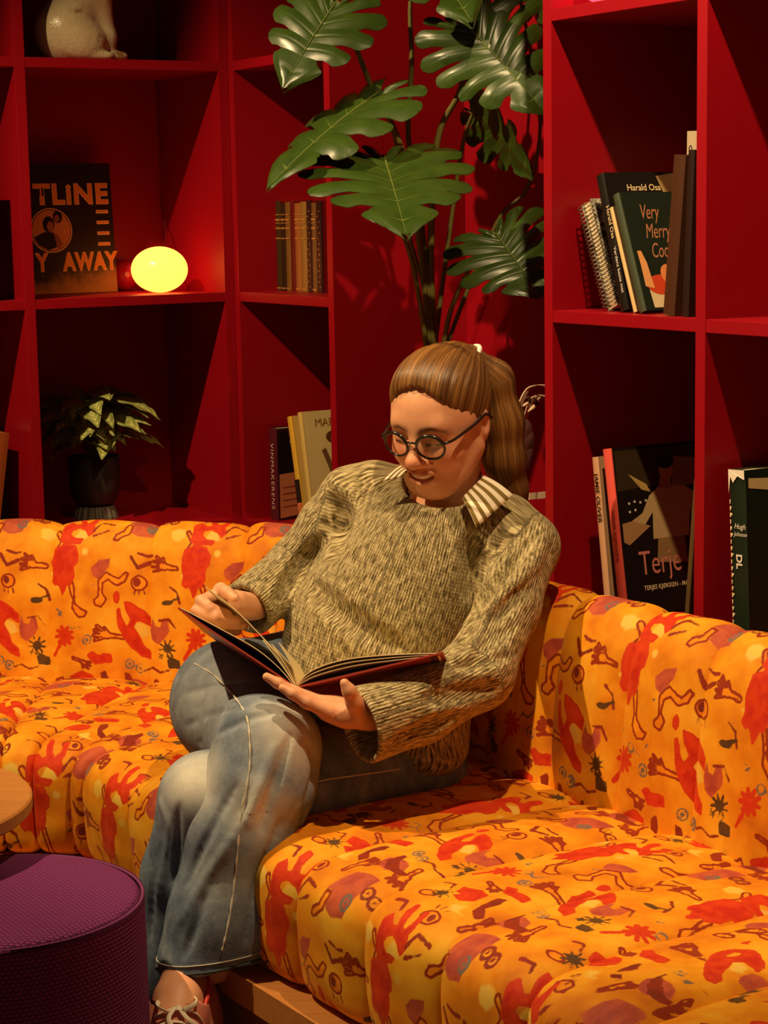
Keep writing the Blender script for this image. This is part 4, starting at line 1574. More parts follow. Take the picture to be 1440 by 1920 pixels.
for pts in ([(290, 1905, 0.004), (325, 1892, 0.010), (365, 1898, 0.006), (380, 1915, 0.002)], [(292, 1925, 0.003), (325, 1915, 0.006), (360, 1922, 0.004), (378, 1935, 0.002)],
            [(332, 1880, 0.012), (312, 1872, 0.022), (298, 1885, 0.020), (318, 1898, 0.012)], [(336, 1880, 0.012), (352, 1866, 0.022), (372, 1878, 0.018), (345, 1895, 0.012)],
            [(335, 1885, 0.012), (352, 1908, 0.014), (372, 1925, 0.010), (384, 1950, 0.006)], [(330, 1888, 0.012), (318, 1910, 0.014), (330, 1935, 0.010)]):
    link('lace', shoe_lace(pts), LACE, SNK, Matrix.Identity(4), world=True)
rim = []
for i in range(33):
    an = 2 * math.pi * i / 32
    c = W(340, 1868, 2.895)
    rim.append(c + Vector((0.043 * math.cos(an), 0.050 * math.sin(an), 0.010 * math.cos(an) + 0.030 * math.sin(an))))
link('collar_rim', tube('collar_rim', rim, 0.0036, 8, False), REDLIN, SNK, Matrix.Identity(4), world=True)
fo = Vector(ball) - Vector(heel); fo.normalize()
sd_ = fo.cross(Vector((0, -0.6, 0.8))).normalized(); dn = fo.cross(sd_).normalized()
if dn.z > 0: dn = -dn
sole = []
for (t, wd) in ((-0.04, 0.028), (0.0, 0.036), (0.07, 0.036), (0.14, 0.043), (0.20, 0.036), (0.235, 0.016)):
    for sgn in (-1, 1):
        for dz in (0.036, 0.054):
            sole.append(Vector(heel) + fo * t + sd_ * (wd * sgn) + dn * dz)
F = []
for i in range(5):
    a = i * 4
    F += [(a, a + 4, a + 5, a + 1), (a + 2, a + 3, a + 7, a + 6), (a + 1, a + 5, a + 7, a + 3), (a, a + 2, a + 6, a + 4)]
F += [(0, 1, 3, 2), (20, 22, 23, 21)]
link('sole', mesh_py('sole', sole, F), RUBBER, SNK, Matrix.Identity(4), world=True)
# the other shoe stands on the floor
bm = bmesh.new()
SH2 = Field((-0.50, 2.86, 0.0), (-0.24, 3.16, 0.14), 0.005)
SH2.chain([(-0.345, 3.05, 0.05), (-0.375, 2.97, 0.045), (-0.395, 2.93, 0.038)], [0.045, 0.043, 0.036], 0.02)
SH2.half((0, 0, 0.004), (0, 0, -1.0), 0.002)
V9, F9 = SH2.nets()
bm.free()
link('sneaker', mesh_np('sneaker', V9, F9, True), CANVAS, PERSON, Matrix.Identity(4), world=True)

# ---- glasses, in the head's frame
GL = empty('eyeglasses', M_HEAD @ Vector((0, -0.005, 0.105)), 'round dark tortoiseshell eyeglasses on the reader\'s nose', 'glasses')
ACET = simple('dark_acetate', (34, 26, 22), 0.18, 0.3, 80, 0.6)
LENS = bpy.data.materials.new('spectacle_lens'); LENS.use_nodes = True
nt = LENS.node_tree; nt.nodes.clear()
o_ = nd(nt, 'ShaderNodeOutputMaterial'); mx = nd(nt, 'ShaderNodeMixShader'); tr = nd(nt, 'ShaderNodeBsdfTransparent'); gl = nd(nt, 'ShaderNodeBsdfGlossy'); fr = nd(nt, 'ShaderNodeFresnel')
gl.inputs['Roughness'].default_value = 0.03
fr.inputs[0].default_value = 1.5
nt.links.new(fr.outputs[0], mx.inputs[0]); nt.links.new(tr.outputs[0], mx.inputs[1]); nt.links.new(gl.outputs[0], mx.inputs[2]); nt.links.new(mx.outputs[0], o_.inputs[0])
GY, GZ = -0.006, 0.103
for sgn in (-1, 1):
    ce_ = Vector((sgn * 0.0325, GY, GZ - 0.002))
    pts = []
    for i in range(41):
        an = 2 * math.pi * i / 40
        x, y = 0.0238 * math.cos(an), 0.0212 * math.sin(an)
        pts.append(ce_ + Vector((x, y + (0.001 if y > 0 else 0), -sgn * x * 0.20 + y * 0.12)))
    rim_o = link('rim', tube('rim', pts, [0.0022 + (0.0009 if math.sin(2 * math.pi * i / 40) > 0.2 else 0) for i in range(41)], 8, False), ACET, GL, M_HEAD, world=True)
    cpt = [ce_] + pts[:-1]
    lens = mesh_py('lens', cpt, [(0, i, i % 40 + 1) for i in range(1, 41)], True)
    link('lens', lens, LENS, GL, M_HEAD, world=True)
    tp = [ce_ + Vector((sgn * 0.0225, 0.008, -0.004)), ce_ + Vector((sgn * 0.0285, 0.009, -0.008)), Vector((sgn * 0.0665, 0.003, 0.075)), Vector((sgn * 0.0770, 0.008, 0.020)), Vector((sgn * 0.0800, 0.012, -0.012)), Vector((sgn * 0.079, -0.004, -0.034))]
    link('temple_arm', tube('temple_arm', catmull(tp, 5), 0.0026, 8), ACET, GL, M_HEAD, world=True)
br = [Vector((-0.0105, GY + 0.006, GZ)), Vector((-0.004, GY + 0.0085, GZ + 0.004)), Vector((0.004, GY + 0.0085, GZ + 0.004)), Vector((0.0105, GY + 0.006, GZ))]
link('bridge', tube('bridge', catmull(br, 4), 0.0021, 8), ACET, GL, M_HEAD, world=True)

# ---------------------------------------------------------------- the open book
BOOK = empty('open_book', W(555, 1290, 3.0), 'large open picture book with dark red cover, held over the reader\'s lap', 'book')
S0 = W(555, 1288, 2.995)
R0 = W(829, 1225, 2.980)
L0 = W(334, 1141, 3.045)
HB = Vector((0.020, 0.222, -0.087)).normalized()
BL = 0.245
MAROON = simple('maroon_cover', (156, 56, 44), 0.35, 0.15, 20, 0.5)
ENDP = simple('dark_endpaper', (70, 24, 18), 0.7)
PAPER = simple('book_paper', (226, 208, 160), 0.7, 0.06, 40, 0.3)


def sheet(name, pxs, thick, mat, parent, ln=BL, up=Vector((0, 0, 1)), start=0.0):
    """sheet whose head edge follows a profile of (px, py, Y); extruded along the spine"""
    P = catmull([W(*p) for p in pxs], 6)
    n = len(P)
    V, F = [], []
    for i in range(n):
        t = (P[min(i + 1, n - 1)] - P[max(i - 1, 0)]).normalized()
        nr = HB.cross(t).normalized()
        if nr.z < 0: nr = -nr
        for a in (start, ln):
            V += [P[i] + HB * a, P[i] + HB * a + nr * thick]
    for i in range(n - 1):
        a, c = i * 4, (i + 1) * 4
        F += [(a, a + 1, c + 1, c), (a + 1, a + 3, c + 3, c + 1), (a + 3, a + 2, c + 2, c + 3), (a + 2, a, c, c + 2)]
    F += [(0, 2, 3, 1), ((n - 1) * 4, (n - 1) * 4 + 1, (n - 1) * 4 + 3, (n - 1) * 4 + 2)]
    me = mesh_py(name, V, F, False)
    return link(name, me, mat, parent, Matrix.Identity(4), world=True)


cov_r = sheet('cover', [(557, 1290, 2.995), (640, 1271, 2.99), (740, 1247, 2.985), (832, 1225, 2.980)], 0.0028, MAROON, BOOK)
cov_l = sheet('cover', [(333, 1141, 3.045), (400, 1187, 3.03), (480, 1240, 3.012), (553, 1290, 2.995)], 0.0028, MAROON, BOOK)
sheet('spine', [(549, 1286, 2.996), (556, 1292, 2.994), (563, 1287, 2.995)], 0.0028, MAROON, BOOK)
right_p = [
    [(558, 1283, 2.997), (585, 1257, 2.996), (645, 1237, 2.993), (730, 1228, 2.989), (826, 1225, 2.984)],
    [(558, 1284, 2.997), (588, 1262, 2.996), (650, 1243, 2.993), (735, 1233, 2.989), (826, 1227, 2.984)],
    [(559, 1285, 2.997), (592, 1267, 2.996), (660, 1249, 2.993), (740, 1238, 2.989), (824, 1229, 2.984)],
    [(560, 1287, 2.997), (600, 1277, 2.996), (665, 1262, 2.993), (745, 1244, 2.989), (822, 1229, 2.984)],
]
for k, p in enumerate(right_p): sheet('page', p, 0.0013 if k < 3 else 0.002, PAPER if k < 3 else ENDP, BOOK, BL - 0.004, start=0.003)
left_p = [
    [(384, 1100, 3.06), (440, 1143, 3.045), (497, 1202, 3.025), (533, 1252, 3.006), (551, 1282, 2.998)],
    [(492, 1200, 3.024), (528, 1248, 3.006), (551, 1283, 2.998)],
    [(508, 1207, 3.018), (535, 1248, 3.004), (553, 1284, 2.998)],
    [(338, 1140, 3.043), (420, 1183, 3.025), (480, 1217, 3.012), (522, 1252, 3.003), (549, 1284, 2.997)],
    [(522, 1205, 3.014), (545, 1246, 3.002), (555, 1284, 2.998)],
]
for k, p in enumerate(left_p): sheet('page', p, 0.0012, PAPER, BOOK, BL - 0.004, start=0.003)
# print on the outside of the back cover: pale petals and a line of small lettering
CREAM = simple('cover_print_cream', (248, 208, 170), 0.4, 0.1)
RUST = simple('cover_print_rust', (168, 66, 44), 0.4, 0.1)
U_R = (R0 - S0).normalized()
N_OUT = U_R.cross(HB).normalized()
if N_OUT.z > 0: N_OUT = -N_OUT


def cover_pt(u, h):
    return S0 + (R0 - S0) * u + HB * (h * BL) + N_OUT * 0.0007


def petal(u0, h0, u1, h1, wd, mat):
    a, c = Vector((u0, h0)), Vector((u1, h1))
    dr = (c - a); nr = Vector((-dr.y, dr.x)).normalized()
    n = 9
    V, F = [], []
    for i in range(n):
        t = i / (n - 1)
        p = a.lerp(c, t) + nr * 0.05 * math.sin(math.pi * t)
        ww = wd * math.sin(math.pi * (0.08 + 0.84 * t))
        for s in (-1, 1):
            q = p + nr * ww * s
            V.append(cover_pt(min(max(q.x, 0.03), 0.98), min(max(q.y, 0.02), 0.97)))
    for i in range(n - 1):
        F.append((2 * i, 2 * i + 1, 2 * i + 3, 2 * i + 2))
    link('cover_print', mesh_py('cover_print', V, F), mat, cov_r, Matrix.Identity(4), world=True)


petal(0.40, 0.75, 0.95, 0.40, 0.09, CREAM)
petal(0.45, 0.45, 0.78, 0.22, 0.07, CREAM)
petal(0.36, 0.92, 0.80, 0.80, 0.06, RUST)
petal(0.30, 0.30, 0.52, 0.15, 0.05, RUST)
for i in range(16):
    if i in (4, 9): continue
    u = 0.60 + i * 0.022
    a, c = cover_pt(u, 0.10), cover_pt(u + 0.012, 0.10)
    e, f = cover_pt(u + 0.012, 0.145 + 0.02 * (i % 3 == 0)), cover_pt(u, 0.145 + 0.02 * (i % 3 == 0))
    link('cover_lettering', mesh_py('cover_lettering', [a, c, e, f], [(0, 1, 2, 3)]), CREAM, cov_r, Matrix.Identity(4), world=True)

# ---------------------------------------------------------------- tall split-leaf plant in the niche
LEAF_M, nt, b = new_mat('glossy_leaf', srgb(52, 84, 30), 0.36, 0.45)
tc = nd(nt, 'ShaderNodeTexCoord')
n1 = noise(nt, tc.outputs['Object'], 22.0, 3)
vn = attr(nt, 'vein')
c1 = mixc(nt, n1, srgb(30, 52, 12), srgb(62, 84, 26))
c1 = mixc(nt, smooth_step(nt, vn, 0.75, 1.0), c1, srgb(110, 126, 56))
nt.links.new(c1, b.inputs['Base Color'])
b.inputs['Coat Weight'].default_value = 0.12
b.inputs['Coat Roughness'].default_value = 0.25
bump(nt, b, mathn(nt, 'ADD', mathn(nt, 'MULTIPLY', n1, 0.5), mathn(nt, 'MULTIPLY', vn, -0.6)), 0.35, 0.004)
STEM_M = simple('green_stem', (104, 98, 44), 0.5, 0.2, 40)
STEMD_M = simple('brown_stem', (96, 74, 38), 0.6, 0.2, 40)

OUTL = [(0.0, 0.0), (0.07, -0.13), (0.22, -0.24), (0.40, -0.19), (0.50, 0.00), (0.515, 0.22), (0.45, 0.44), (0.36, 0.62), (0.23, 0.80), (0.10, 0.93), (0.0, 1.02)]


def monstera_leaf(L, Wd, seed, fold=0.10, droop=0.25, sdroop=0.10, depth=0.45, lobes=7):
    rnd = random.Random(seed)
    oc = catmull([(x, y, 0) for x, y in OUTL], 12)
    P = np.array([(p.x, p.y) for p in oc])
    sg = np.concatenate([[0], np.cumsum(np.linalg.norm(np.diff(P, axis=0), axis=1))]); sg /= sg[-1]
    out = lambda a: np.array([np.interp(a, sg, P[:, 0]), np.interp(a, sg, P[:, 1])])
    V, F, A = [], [], []
    nt_, ns = 15, 9
    for side in (-1, 1):
        cuts = [0.0] + sorted([(i + 1) / lobes * 0.92 + rnd.uniform(-0.02, 0.02) for i in range(lobes - 1)]) + [1.0]
        mids = [0.0] + [0.02 + 0.80 * ((i + 1) / lobes) ** 1.25 for i in range(lobes - 1)] + [1.0]
        split = [0.0] + [rnd.uniform(depth - 0.10, depth + 0.16) for _ in range(lobes - 1)] + [0.0]
        gap = [0.0] + [rnd.uniform(0.09, 0.15) for _ in range(lobes - 1)] + [0.0]

        def curve(i, t):
            m = np.array([0.0, mids[i]]); o = out(cuts[i])
            c = m * 0.45 + o * 0.55 + np.array([0.05, -0.06 if i > 1 else 0.02])
            return (1 - t) ** 2 * m + 2 * t * (1 - t) * c + t * t * o

        for i in range(lobes):
            base = len(V)
            for a in range(nt_):
                t = a / (nt_ - 1)
                c0, c1_ = curve(i, t), curve(i + 1, t)

                def g(idx):
                    if split[idx] == 0.0: return 0.0
                    u = (t - split[idx]) / (1 - split[idx])
                    if u <= 0: return 0.0
                    return gap[idx] * min(1.0, u * 4.0) * (0.8 + 0.5 * u)
                g0, g1 = g(i), g(i + 1)
                rt = max(0.0, (t - 0.80) / 0.20) ** 2 * 0.26
                lo, hi = g0 + rt * (i > 0), 1 - g1 - rt * (i < lobes - 1)
                for bq in range(ns):
                    s = lo + (hi - lo) * bq / (ns - 1)
                    p = c0 * (1 - s) + c1_ * s
                    x, y = p[0] * Wd * side, p[1] * L
                    z = fold * abs(x) - droop * L * max(0, p[1]) ** 2 - sdroop * (2 * abs(p[0])) ** 2 * L
                    z += 0.030 * L * math.sin(math.pi * s) * min(1.0, t * 1.6) - 0.05 * L * t * t * rnd.uniform(0.9, 1.1) * (0.6 + 0.4 * math.sin(i * 2.3 + seed))
                    V.append((x, y, z))
                    A.append(max(0.0, 1 - abs(s - 0.5) * 9.0) * (1 - 0.6 * t))
            for a in range(nt_ - 1):
                for bq in range(ns - 1):
                    q = (base + a * ns + bq, base + a * ns + bq + 1, base + (a + 1) * ns + bq + 1, base + (a + 1) * ns + bq)
                    F.append(q if side < 0 else q[::-1])
    n = len(V)
    V2 = V + [(x, y, z - 0.0012) for (x, y, z) in V]
    F2 = F + [tuple(v + n for v in f[::-1]) for f in F]
    me = mesh_py('leaf', V2, F2, True)
    add_attr(me, 'vein', A + A)
    mr = [(0, L * t, -droop * L * max(0, t) ** 2 + 0.0008) for t in np.linspace(0, 0.98, 14)]
    return me, tube('midrib', mr, [0.0022 * (1 - 0.75 * i / 13) for i in range(14)], 6)


MID_M = simple('pale_midrib', (98, 112, 48), 0.4)
def W3(px, py, Y):
    return W(px, py, Y + 0.10)


PLANT = empty('monstera_plant', RW(0.81, 0.17, 0.14), 'tall split-leaf plant with big glossy green leaves in the niche behind the reader', 'plant')


def put_leaf(parent, base, tip, nrm, Wd, seed, **kw):
    B, T = W3(*base), W3(*tip)
    y = (T - B); L = y.length; y.normalize()
    z = Vector(nrm); z = (z - y * z.dot(y)).normalized()
    x = y.cross(z)
    me, mr = monstera_leaf(L, Wd, seed, **kw)
    M = frame(x, y, z, B)
    o = link('leaf', me, LEAF_M, parent, M, world=True)
    link('midrib', mr, MID_M, o, M, world=True)
    return B


put_leaf(PLANT, (632, 2, 3.94), (527, 152, 3.84), (-0.25, -0.85, 0.35), 0.235, 3, droop=0.10, sdroop=0.12, depth=0.40, lobes=6)
put_leaf(PLANT, (712, 172, 3.93), (489, 320, 3.76), (0.35, 0.10, 0.93), 0.235, 11, droop=0.12, sdroop=0.12, depth=0.40, lobes=6)
put_leaf(PLANT, (720, 292, 3.87), (762, 424, 3.60), (0.02, -0.35, 0.90), 0.345, 5, droop=0.06, sdroop=0.10, depth=0.40, lobes=7)
put_leaf(PLANT, (868, 38, 3.93), (1024, 208, 3.84), (-0.25, -0.86, 0.42), 0.245, 8, droop=0.06, sdroop=0.14, depth=0.40, lobes=8)
put_leaf(PLANT, (890, 205, 4.02), (1010, 330, 3.93), (0.55, 0.55, 0.62), 0.19, 14, droop=0.05, depth=0.40, lobes=6)
put_leaf(PLANT, (928, 436, 3.95), (1015, 552, 3.84), (-0.15, -0.70, 0.70), 0.255, 17, droop=0.06, sdroop=0.16, depth=0.40, lobes=7)
put_leaf(PLANT, (792, -92, 3.96), (884, 22, 3.78), (-0.1, -0.55, 0.83), 0.22, 21, droop=0.1, depth=0.40, lobes=6)
put_leaf(PLANT, (712, 312, 4.02), (612, 282, 4.06), (0.1, 0.10, 0.99), 0.14, 25, droop=0.1, depth=0.40, lobes=5)
put_leaf(PLANT, (960, -70, 3.98), (1080, 40, 3.92), (-0.1, -0.75, 0.65), 0.22, 29, droop=0.1, depth=0.40, lobes=6)
STEMS = [
    ([(806, 655, 4.06), (786, 450, 4.04), (752, 275, 4.00), (700, 170, 3.97), (660, 70, 3.95), (632, 2, 3.94)], 0.0075, 0.0045),
    ([(812, 655, 4.06), (790, 420, 4.05), (766, 260, 4.02), (772, 120, 4.00), (770, 0, 3.98), (792, -92, 3.96)], 0.007, 0.0042),
    ([(800, 655, 4.05), (775, 500, 4.02), (742, 400, 3.98), (728, 330, 3.92), (720, 292, 3.87)], 0.006, 0.004),
    ([(814, 655, 4.07), (808, 470, 4.05), (820, 265, 4.01), (862, 172, 3.98), (880, 90, 3.95), (868, 38, 3.93)], 0.008, 0.005),
    ([(830, 655, 4.05), (846, 580, 4.03), (874, 516, 3.99), (905, 470, 3.96), (928, 436, 3.95)], 0.006, 0.004),
    ([(815, 655, 4.09), (845, 420, 4.10), (868, 270, 4.07), (890, 205, 4.02)], 0.006, 0.0038),
    ([(818, 655, 4.08), (800, 480, 4.06), (760, 330, 4.04), (735, 240, 3.99), (712, 172, 3.93)], 0.006, 0.004),
    ([(820, 655, 4.08), (760, 420, 4.07), (712, 312, 4.02)], 0.005, 0.0035),
    ([(835, 655, 4.1), (930, 420, 4.12), (990, 350, 4.1), (1012, 200, 4.06), (960, -70, 3.98)], 0.005, 0.0035),
]
CROWN = W3(812, 760, 4.06)
for pts, r0, r1 in STEMS:
    pp = [CROWN] + [W3(*p) for p in pts]
    cs = catmull(pp, 6)
    link('stem', tube('stem', cs, [r0 + (r1 - r0) * i / (len(cs) - 1) for i in range(len(cs))], 8), STEM_M, PLANT, Matrix.Identity(4), world=True)
pot_c = RW(0.81, 0.17, SHELF_Z[0] + ST)
link('trunk', tube('trunk', catmull([pot_c + Vector((0, 0, 0.30)), pot_c.lerp(CROWN, 0.5) + Vector((0.02, 0, 0.12)), CROWN], 6), 0.014, 10), STEMD_M, PLANT, Matrix.Identity(4), world=True)
POT_M = simple('dark_glazed_pot', (48, 44, 40), 0.4, 0.15, 30, 0.5)
SOIL_M = simple('potting_soil', (44, 30, 20), 0.95, 0.4, 120, 0.1, 0.0, 0.8)
link('pot', lathe('pot', [(0.0, 0.0), (0.100, 0.0), (0.108, 0.01), (0.135, 0.30), (0.138, 0.315), (0.126, 0.315), (0.122, 0.28), (0.0, 0.28)], 40), POT_M, PLANT, Matrix.Translation(pot_c), world=True)
link('soil', lathe('soil', [(0.121, 0.284), (0.0, 0.292)], 24), SOIL_M, PLANT, Matrix.Translation(pot_c), world=True)

# ---------------------------------------------------------------- small arrowhead plant in the dark pot
ARROW_M, nt, b = new_mat('variegated_leaf', srgb(90, 104, 50), 0.45, 0.4)
pv = attr(nt, 'pale')
tc = nd(nt, 'ShaderNodeTexCoord')
n1 = noise(nt, tc.outputs['Object'], 90.0, 3)
c1 = mixc(nt, mathn(nt, 'MULTIPLY', pv, mathn(nt, 'ADD', 0.45, n1), True), srgb(84, 100, 36), srgb(222, 220, 130))
nt.links.new(c1, b.inputs['Base Color'])


def arrow_leaf():
    outl = [(0.0, 0.0), (0.10, -0.16), (0.24, -0.34), (0.34, -0.26), (0.36, -0.02), (0.31, 0.26), (0.22, 0.54), (0.11, 0.80), (0.0, 1.0)]
    oc = catmull([(x, y, 0) for x, y in outl], 3)
    V, F, A = [], [], []
    n = len(oc)
    for side in (-1, 1):
        base = len(V)
        for i, p in enumerate(oc):
            m = (0.0, max(0.0, min(1.0, 0.05 + 0.95 * i / (n - 1))))
            for j in range(5):
                t = j / 4
                x, y = p.x * t, m[1] * (1 - t) + p.y * t
                z = 0.20 * x - 0.22 * max(0, y) ** 2 - 0.35 * x * x + 0.02 * math.sin(i * 1.3) * t
                V.append((x * side, y, z)); A.append([0.9, 0.55, 0.35, 0.25, 0.75][j] * (1.0 if i % 4 < 2 else 0.55))
        for i in range(n - 1):
            for j in range(4):
                q = (base + i * 5 + j, base + i * 5 + j + 1, base + (i + 1) * 5 + j + 1, base + (i + 1) * 5 + j)
                F.append(q if side < 0 else q[::-1])
    me = mesh_py('leaf', V, F, True)
    add_attr(me, 'pale', A)
    return me


pc = W(177, 900, 4.80); pc.z = SHELF_Z[1] + ST
SYN = empty('arrowhead_plant', pc, 'small bushy plant with pale-veined arrow leaves in a dark footed pot', 'plant')
cup = [(0.0, 0.030), (0.040, 0.030), (0.054, 0.046), (0.061, 0.075), (0.063, 0.152), (0.0605, 0.153), (0.057, 0.150), (0.056, 0.12), (0.0, 0.12)]
link('pot', lathe('pot', cup, 44), POT_M, SYN, Matrix.Translation(pc), world=True)
V, F = [], []
seg = 72
for (r, z) in ((0.044, 0.031), (0.047, 0.022), (0.053, 0.004), (0.053, 0.0)):
    for k in range(seg):
        a = 2 * math.pi * k / seg
        rr = r + (0.0022 if k % 4 < 2 else -0.0008)
        V.append((rr * math.cos(a), rr * math.sin(a), z))
for i in range(3):
    for k in range(seg):
        k2 = (k + 1) % seg
        F.append((i * seg + k, (i + 1) * seg + k, (i + 1) * seg + k2, i * seg + k2))
FOOT_M = simple('grey_ribbed_foot', (104, 98, 84), 0.5)
tag(link('pot_foot', mesh_py('pot_foot', V, F), FOOT_M, SYN, Matrix.Translation(pc), world=True), 'ribbed grey foot ring')
link('soil', lathe('soil', [(0.0565, 0.138), (0.0, 0.142)], 24), SOIL_M, SYN, Matrix.Translation(pc), world=True)
al = arrow_leaf()
al.materials.append(ARROW_M)
rnd = random.Random(12)
for i in range(60):
    an = rnd.uniform(0, 2 * math.pi)
    if i < 32: an = math.radians(rnd.uniform(170, 370))          # more leaves towards the room
    el = 0.24 + 0.14 * (i / 60.0)
    rr = rnd.uniform(0.025, 0.095)
    p0 = pc + Vector((0.01 * math.cos(an), 0.01 * math.sin(an), 0.14))
    p2 = pc + Vector((rr * math.cos(an), rr * math.sin(an) * 0.8, rnd.uniform(0.19, 0.318)))
    dirv = Vector((math.cos(an + rnd.uniform(-0.5, 0.5)), math.sin(an + rnd.uniform(-0.5, 0.5)), rnd.uniform(-0.45, 0.15))).normalized()
    up = Vector((rnd.uniform(-0.3, 0.3), rnd.uniform(-0.7, 0.0), 1.0))
    if max((p2 + dirv * 0.11 - CORNER).dot(NN), (p2 - CORNER).dot(NN)) > 0.325 or (p2 + dirv * 0.11 - CORNER).dot(G) > 0.49:
        continue
    up = (up - dirv * up.dot(dirv)).normalized()
    sc = rnd.uniform(0.078, 0.110)
    M = frame(dirv.cross(up) * sc, dirv * sc, up * sc, p2)
    st = link('stem', tube('stem', catmull([p0, (p0 + p2) / 2 + Vector((0, 0, 0.02)), p2], 4), 0.0016, 5), STEM_M, SYN, Matrix.Identity(4), world=True)
    link('leaf', al, None, SYN, M, world=True)

# ---------------------------------------------------------------- pale strap with a dried flower, hanging at the niche's side
ST_M = simple('pale_strap', (206, 178, 148), 0.8, 0.1, 60)
DRY_M = simple('dried_flower', (66, 24, 20), 0.8, 0.3, 60)
sp0 = W(1000, 740, 3.78)
STRAP = empty('hanging_strap', sp0, 'pale looped strap with a dark dried flower, hanging in the niche behind the ponytail', 'strap')


def ribbon(name, pts, wdir, wd, th, mat, parent):
    P = catmull(pts, 6)
    V, F = [], []
    wv = Vector(wdir).normalized()
    for i, p in enumerate(P):
        t = (P[min(i + 1, len(P) - 1)] - P[max(i - 1, 0)]).normalized()
        n = t.cross(wv).normalized()
        for (a, c) in ((-1, -1), (1, -1), (1, 1), (-1, 1)):
            V.append(p + wv * (wd * a / 2) + n * (th * c / 2))
    for i in range(len(P) - 1):
        for k in range(4):
            k2 = (k + 1) % 4
            F.append((i * 4 + k, i * 4 + k2, (i + 1) * 4 + k2, (i + 1) * 4 + k))
    F += [(3, 2, 1, 0), tuple((len(P) - 1) * 4 + k for k in range(4))]
    return link(name, mesh_py(name, V, F, False), mat, parent, Matrix.Identity(4), world=True)


ribbon('strap', [W(1040, 728, 3.82), W(1012, 722, 3.80), W(992, 728, 3.79), W(978, 752, 3.78), (W(968, 790, 3.78)), W(958, 838, 3.78), W(952, 900, 3.78)], (0.6, 0.8, 0), 0.016, 0.002, ST_M, STRAP)
ribbon('strap', [W(1030, 745, 3.86), W(1005, 742, 3.85), W(992, 760, 3.84), W(982, 800, 3.84), W(976, 840, 3.84)], (0.6, 0.8, 0), 0.014, 0.002, ST_M, STRAP)
for i in range(7):
    a = rnd.uniform(0, 6.28)
    c = W(1000 + 8 * math.cos(a), 752 + 10 * math.sin(a), 3.82)
    link('flower_head', tube('flower_head', [c, c + Vector((rnd.uniform(-.02, .01), -0.006, rnd.uniform(-.012, .016)))], [0.005, 0.0015], 6), DRY_M if i % 2 else ST_M, STRAP, Matrix.Identity(4), world=True)
lf, _ = monstera_leaf(0.085, 0.05, 4, depth=0.9, lobes=4)
y = Vector((0.12, -0.1, -0.98)).normalized(); z = Vector((-0.3, -0.9, 0)); z = (z - y * z.dot(y)).normalized()
lf.materials.append(DRY_M)
link('dried_leaf', lf, None, STRAP, frame(y.cross(z), y, z, W(975, 800, 3.82)), world=True)
ribbon('cloth_tape', [W(960, 934, 3.82), W(990, 931, 3.81), W(1030, 927, 3.80)], (0, 0, 1), 0.013, 0.002, ST_M, STRAP)

# ---------------------------------------------------------------- books and things on the shelves
def s_of(px, d, py=580):
    """position along the right-hand bookcase of photo point (px, py) at depth d"""
    rd = ray(px, py)
    q = rd.x / rd.y
    bx, by = CORNER.x + MM.x * d, CORNER.y + MM.y * d
    return (q * by - bx) / (E.x - q * E.y)


ZS = [z + ST for z in SHELF_Z]
PAGES = simple('page_edges', (222, 204, 164), 0.8, 0.08, 60)
_mc = {}


def colr(rgb, rough=0.4):
    k = (rgb, rough)
    if k not in _mc:
        _mc[k] = simple('print_%d_%d_%d' % rgb, rgb, rough, 0.08, 40, 0.45)
    return _mc[k]


def book_frame(s, d, z, t, lean):
    """frame at the foot of a book's spine on the right-hand bookcase; x = thickness, y = depth, z = up the spine; lean > 0: top falls away from the camera"""
    U = (Z3 * math.cos(lean) - E * math.sin(lean))
    X = (E * math.cos(lean) + Z3 * math.sin(lean))
    o = RW(s, d, z) + Z3 * (t / 2 * abs(math.sin(lean)) + 0.0006)
    return frame(X, MM, U, o)


def make_book(M, t, wd, h, spine, cover, label, group, name='book', pages=None, rough=0.4):
    root = empty(name, M.translation, label, 'book', group)
    bt = min(0.0028, t * 0.2)
    bm = bmesh.new()
    add_box(bm, (-t / 2 + bt / 2, wd / 2 + 0.001, h / 2), (bt, wd - 0.002, h))
    add_box(bm, (t / 2 - bt / 2, wd / 2 + 0.001, h / 2), (bt, wd - 0.002, h))
    link('cover', bm_mesh('cover', bm), colr(cover, rough), root, M, world=True)
    # rounded spine
    V, F = [], []
    n = 7
    for i in range(n):
        a = -1 + 2 * i / (n - 1)
        yy = -0.0022 * (1 - a * a) * (1 if t > 0.012 else 0.5)
        for zz in (0, h):
            V += [(a * t / 2, yy, zz), (a * t / 2, 0.003, zz)]
    for i in range(n - 1):
        a, c = i * 4, (i + 1) * 4
        F += [(a, c, c + 2, a + 2), (a + 2, c + 2, c + 3, a + 3), (a + 1, a + 3, c + 3, c + 1), (a, a + 1, c + 1, c)]
    F += [(0, 2, 3, 1), ((n - 1) * 4, (n - 1) * 4 + 1, (n - 1) * 4 + 3, (n - 1) * 4 + 2)]
    me = mesh_py('spine', V, F)
    sp_ = link('spine', me, colr(spine, rough), root, M, world=True)
    me = box_mesh('page_block', (t - 2 * bt - 0.0004, wd - 0.007, h - 0.006), 0, (0, wd / 2 - 0.001, h / 2))
    link('page_block', me, pages or PAGES, root, M, world=True)
    return root, sp_


def put_text(parent, M, body, size, o, x, y, mat, name='lettering', sx=1.0, **kw):
    """text lying in the plane spanned by local axes x (reading direction) and y (up of the letters)"""
    me = text_mesh(name, body, size, **kw)
    X, Y = Vector(x).normalized(), Vector(y).normalized()
    L = frame(X * sx, Y, X.cross(Y), Vector(o))
    return link(name, me, mat, parent, M @ L, world=True)


def poly_print(parent, M, pts, mat, name='print'):
    me = mesh_py(name, pts, [tuple(range(len(pts)))])
    return link(name, me, mat, parent, M, world=True)


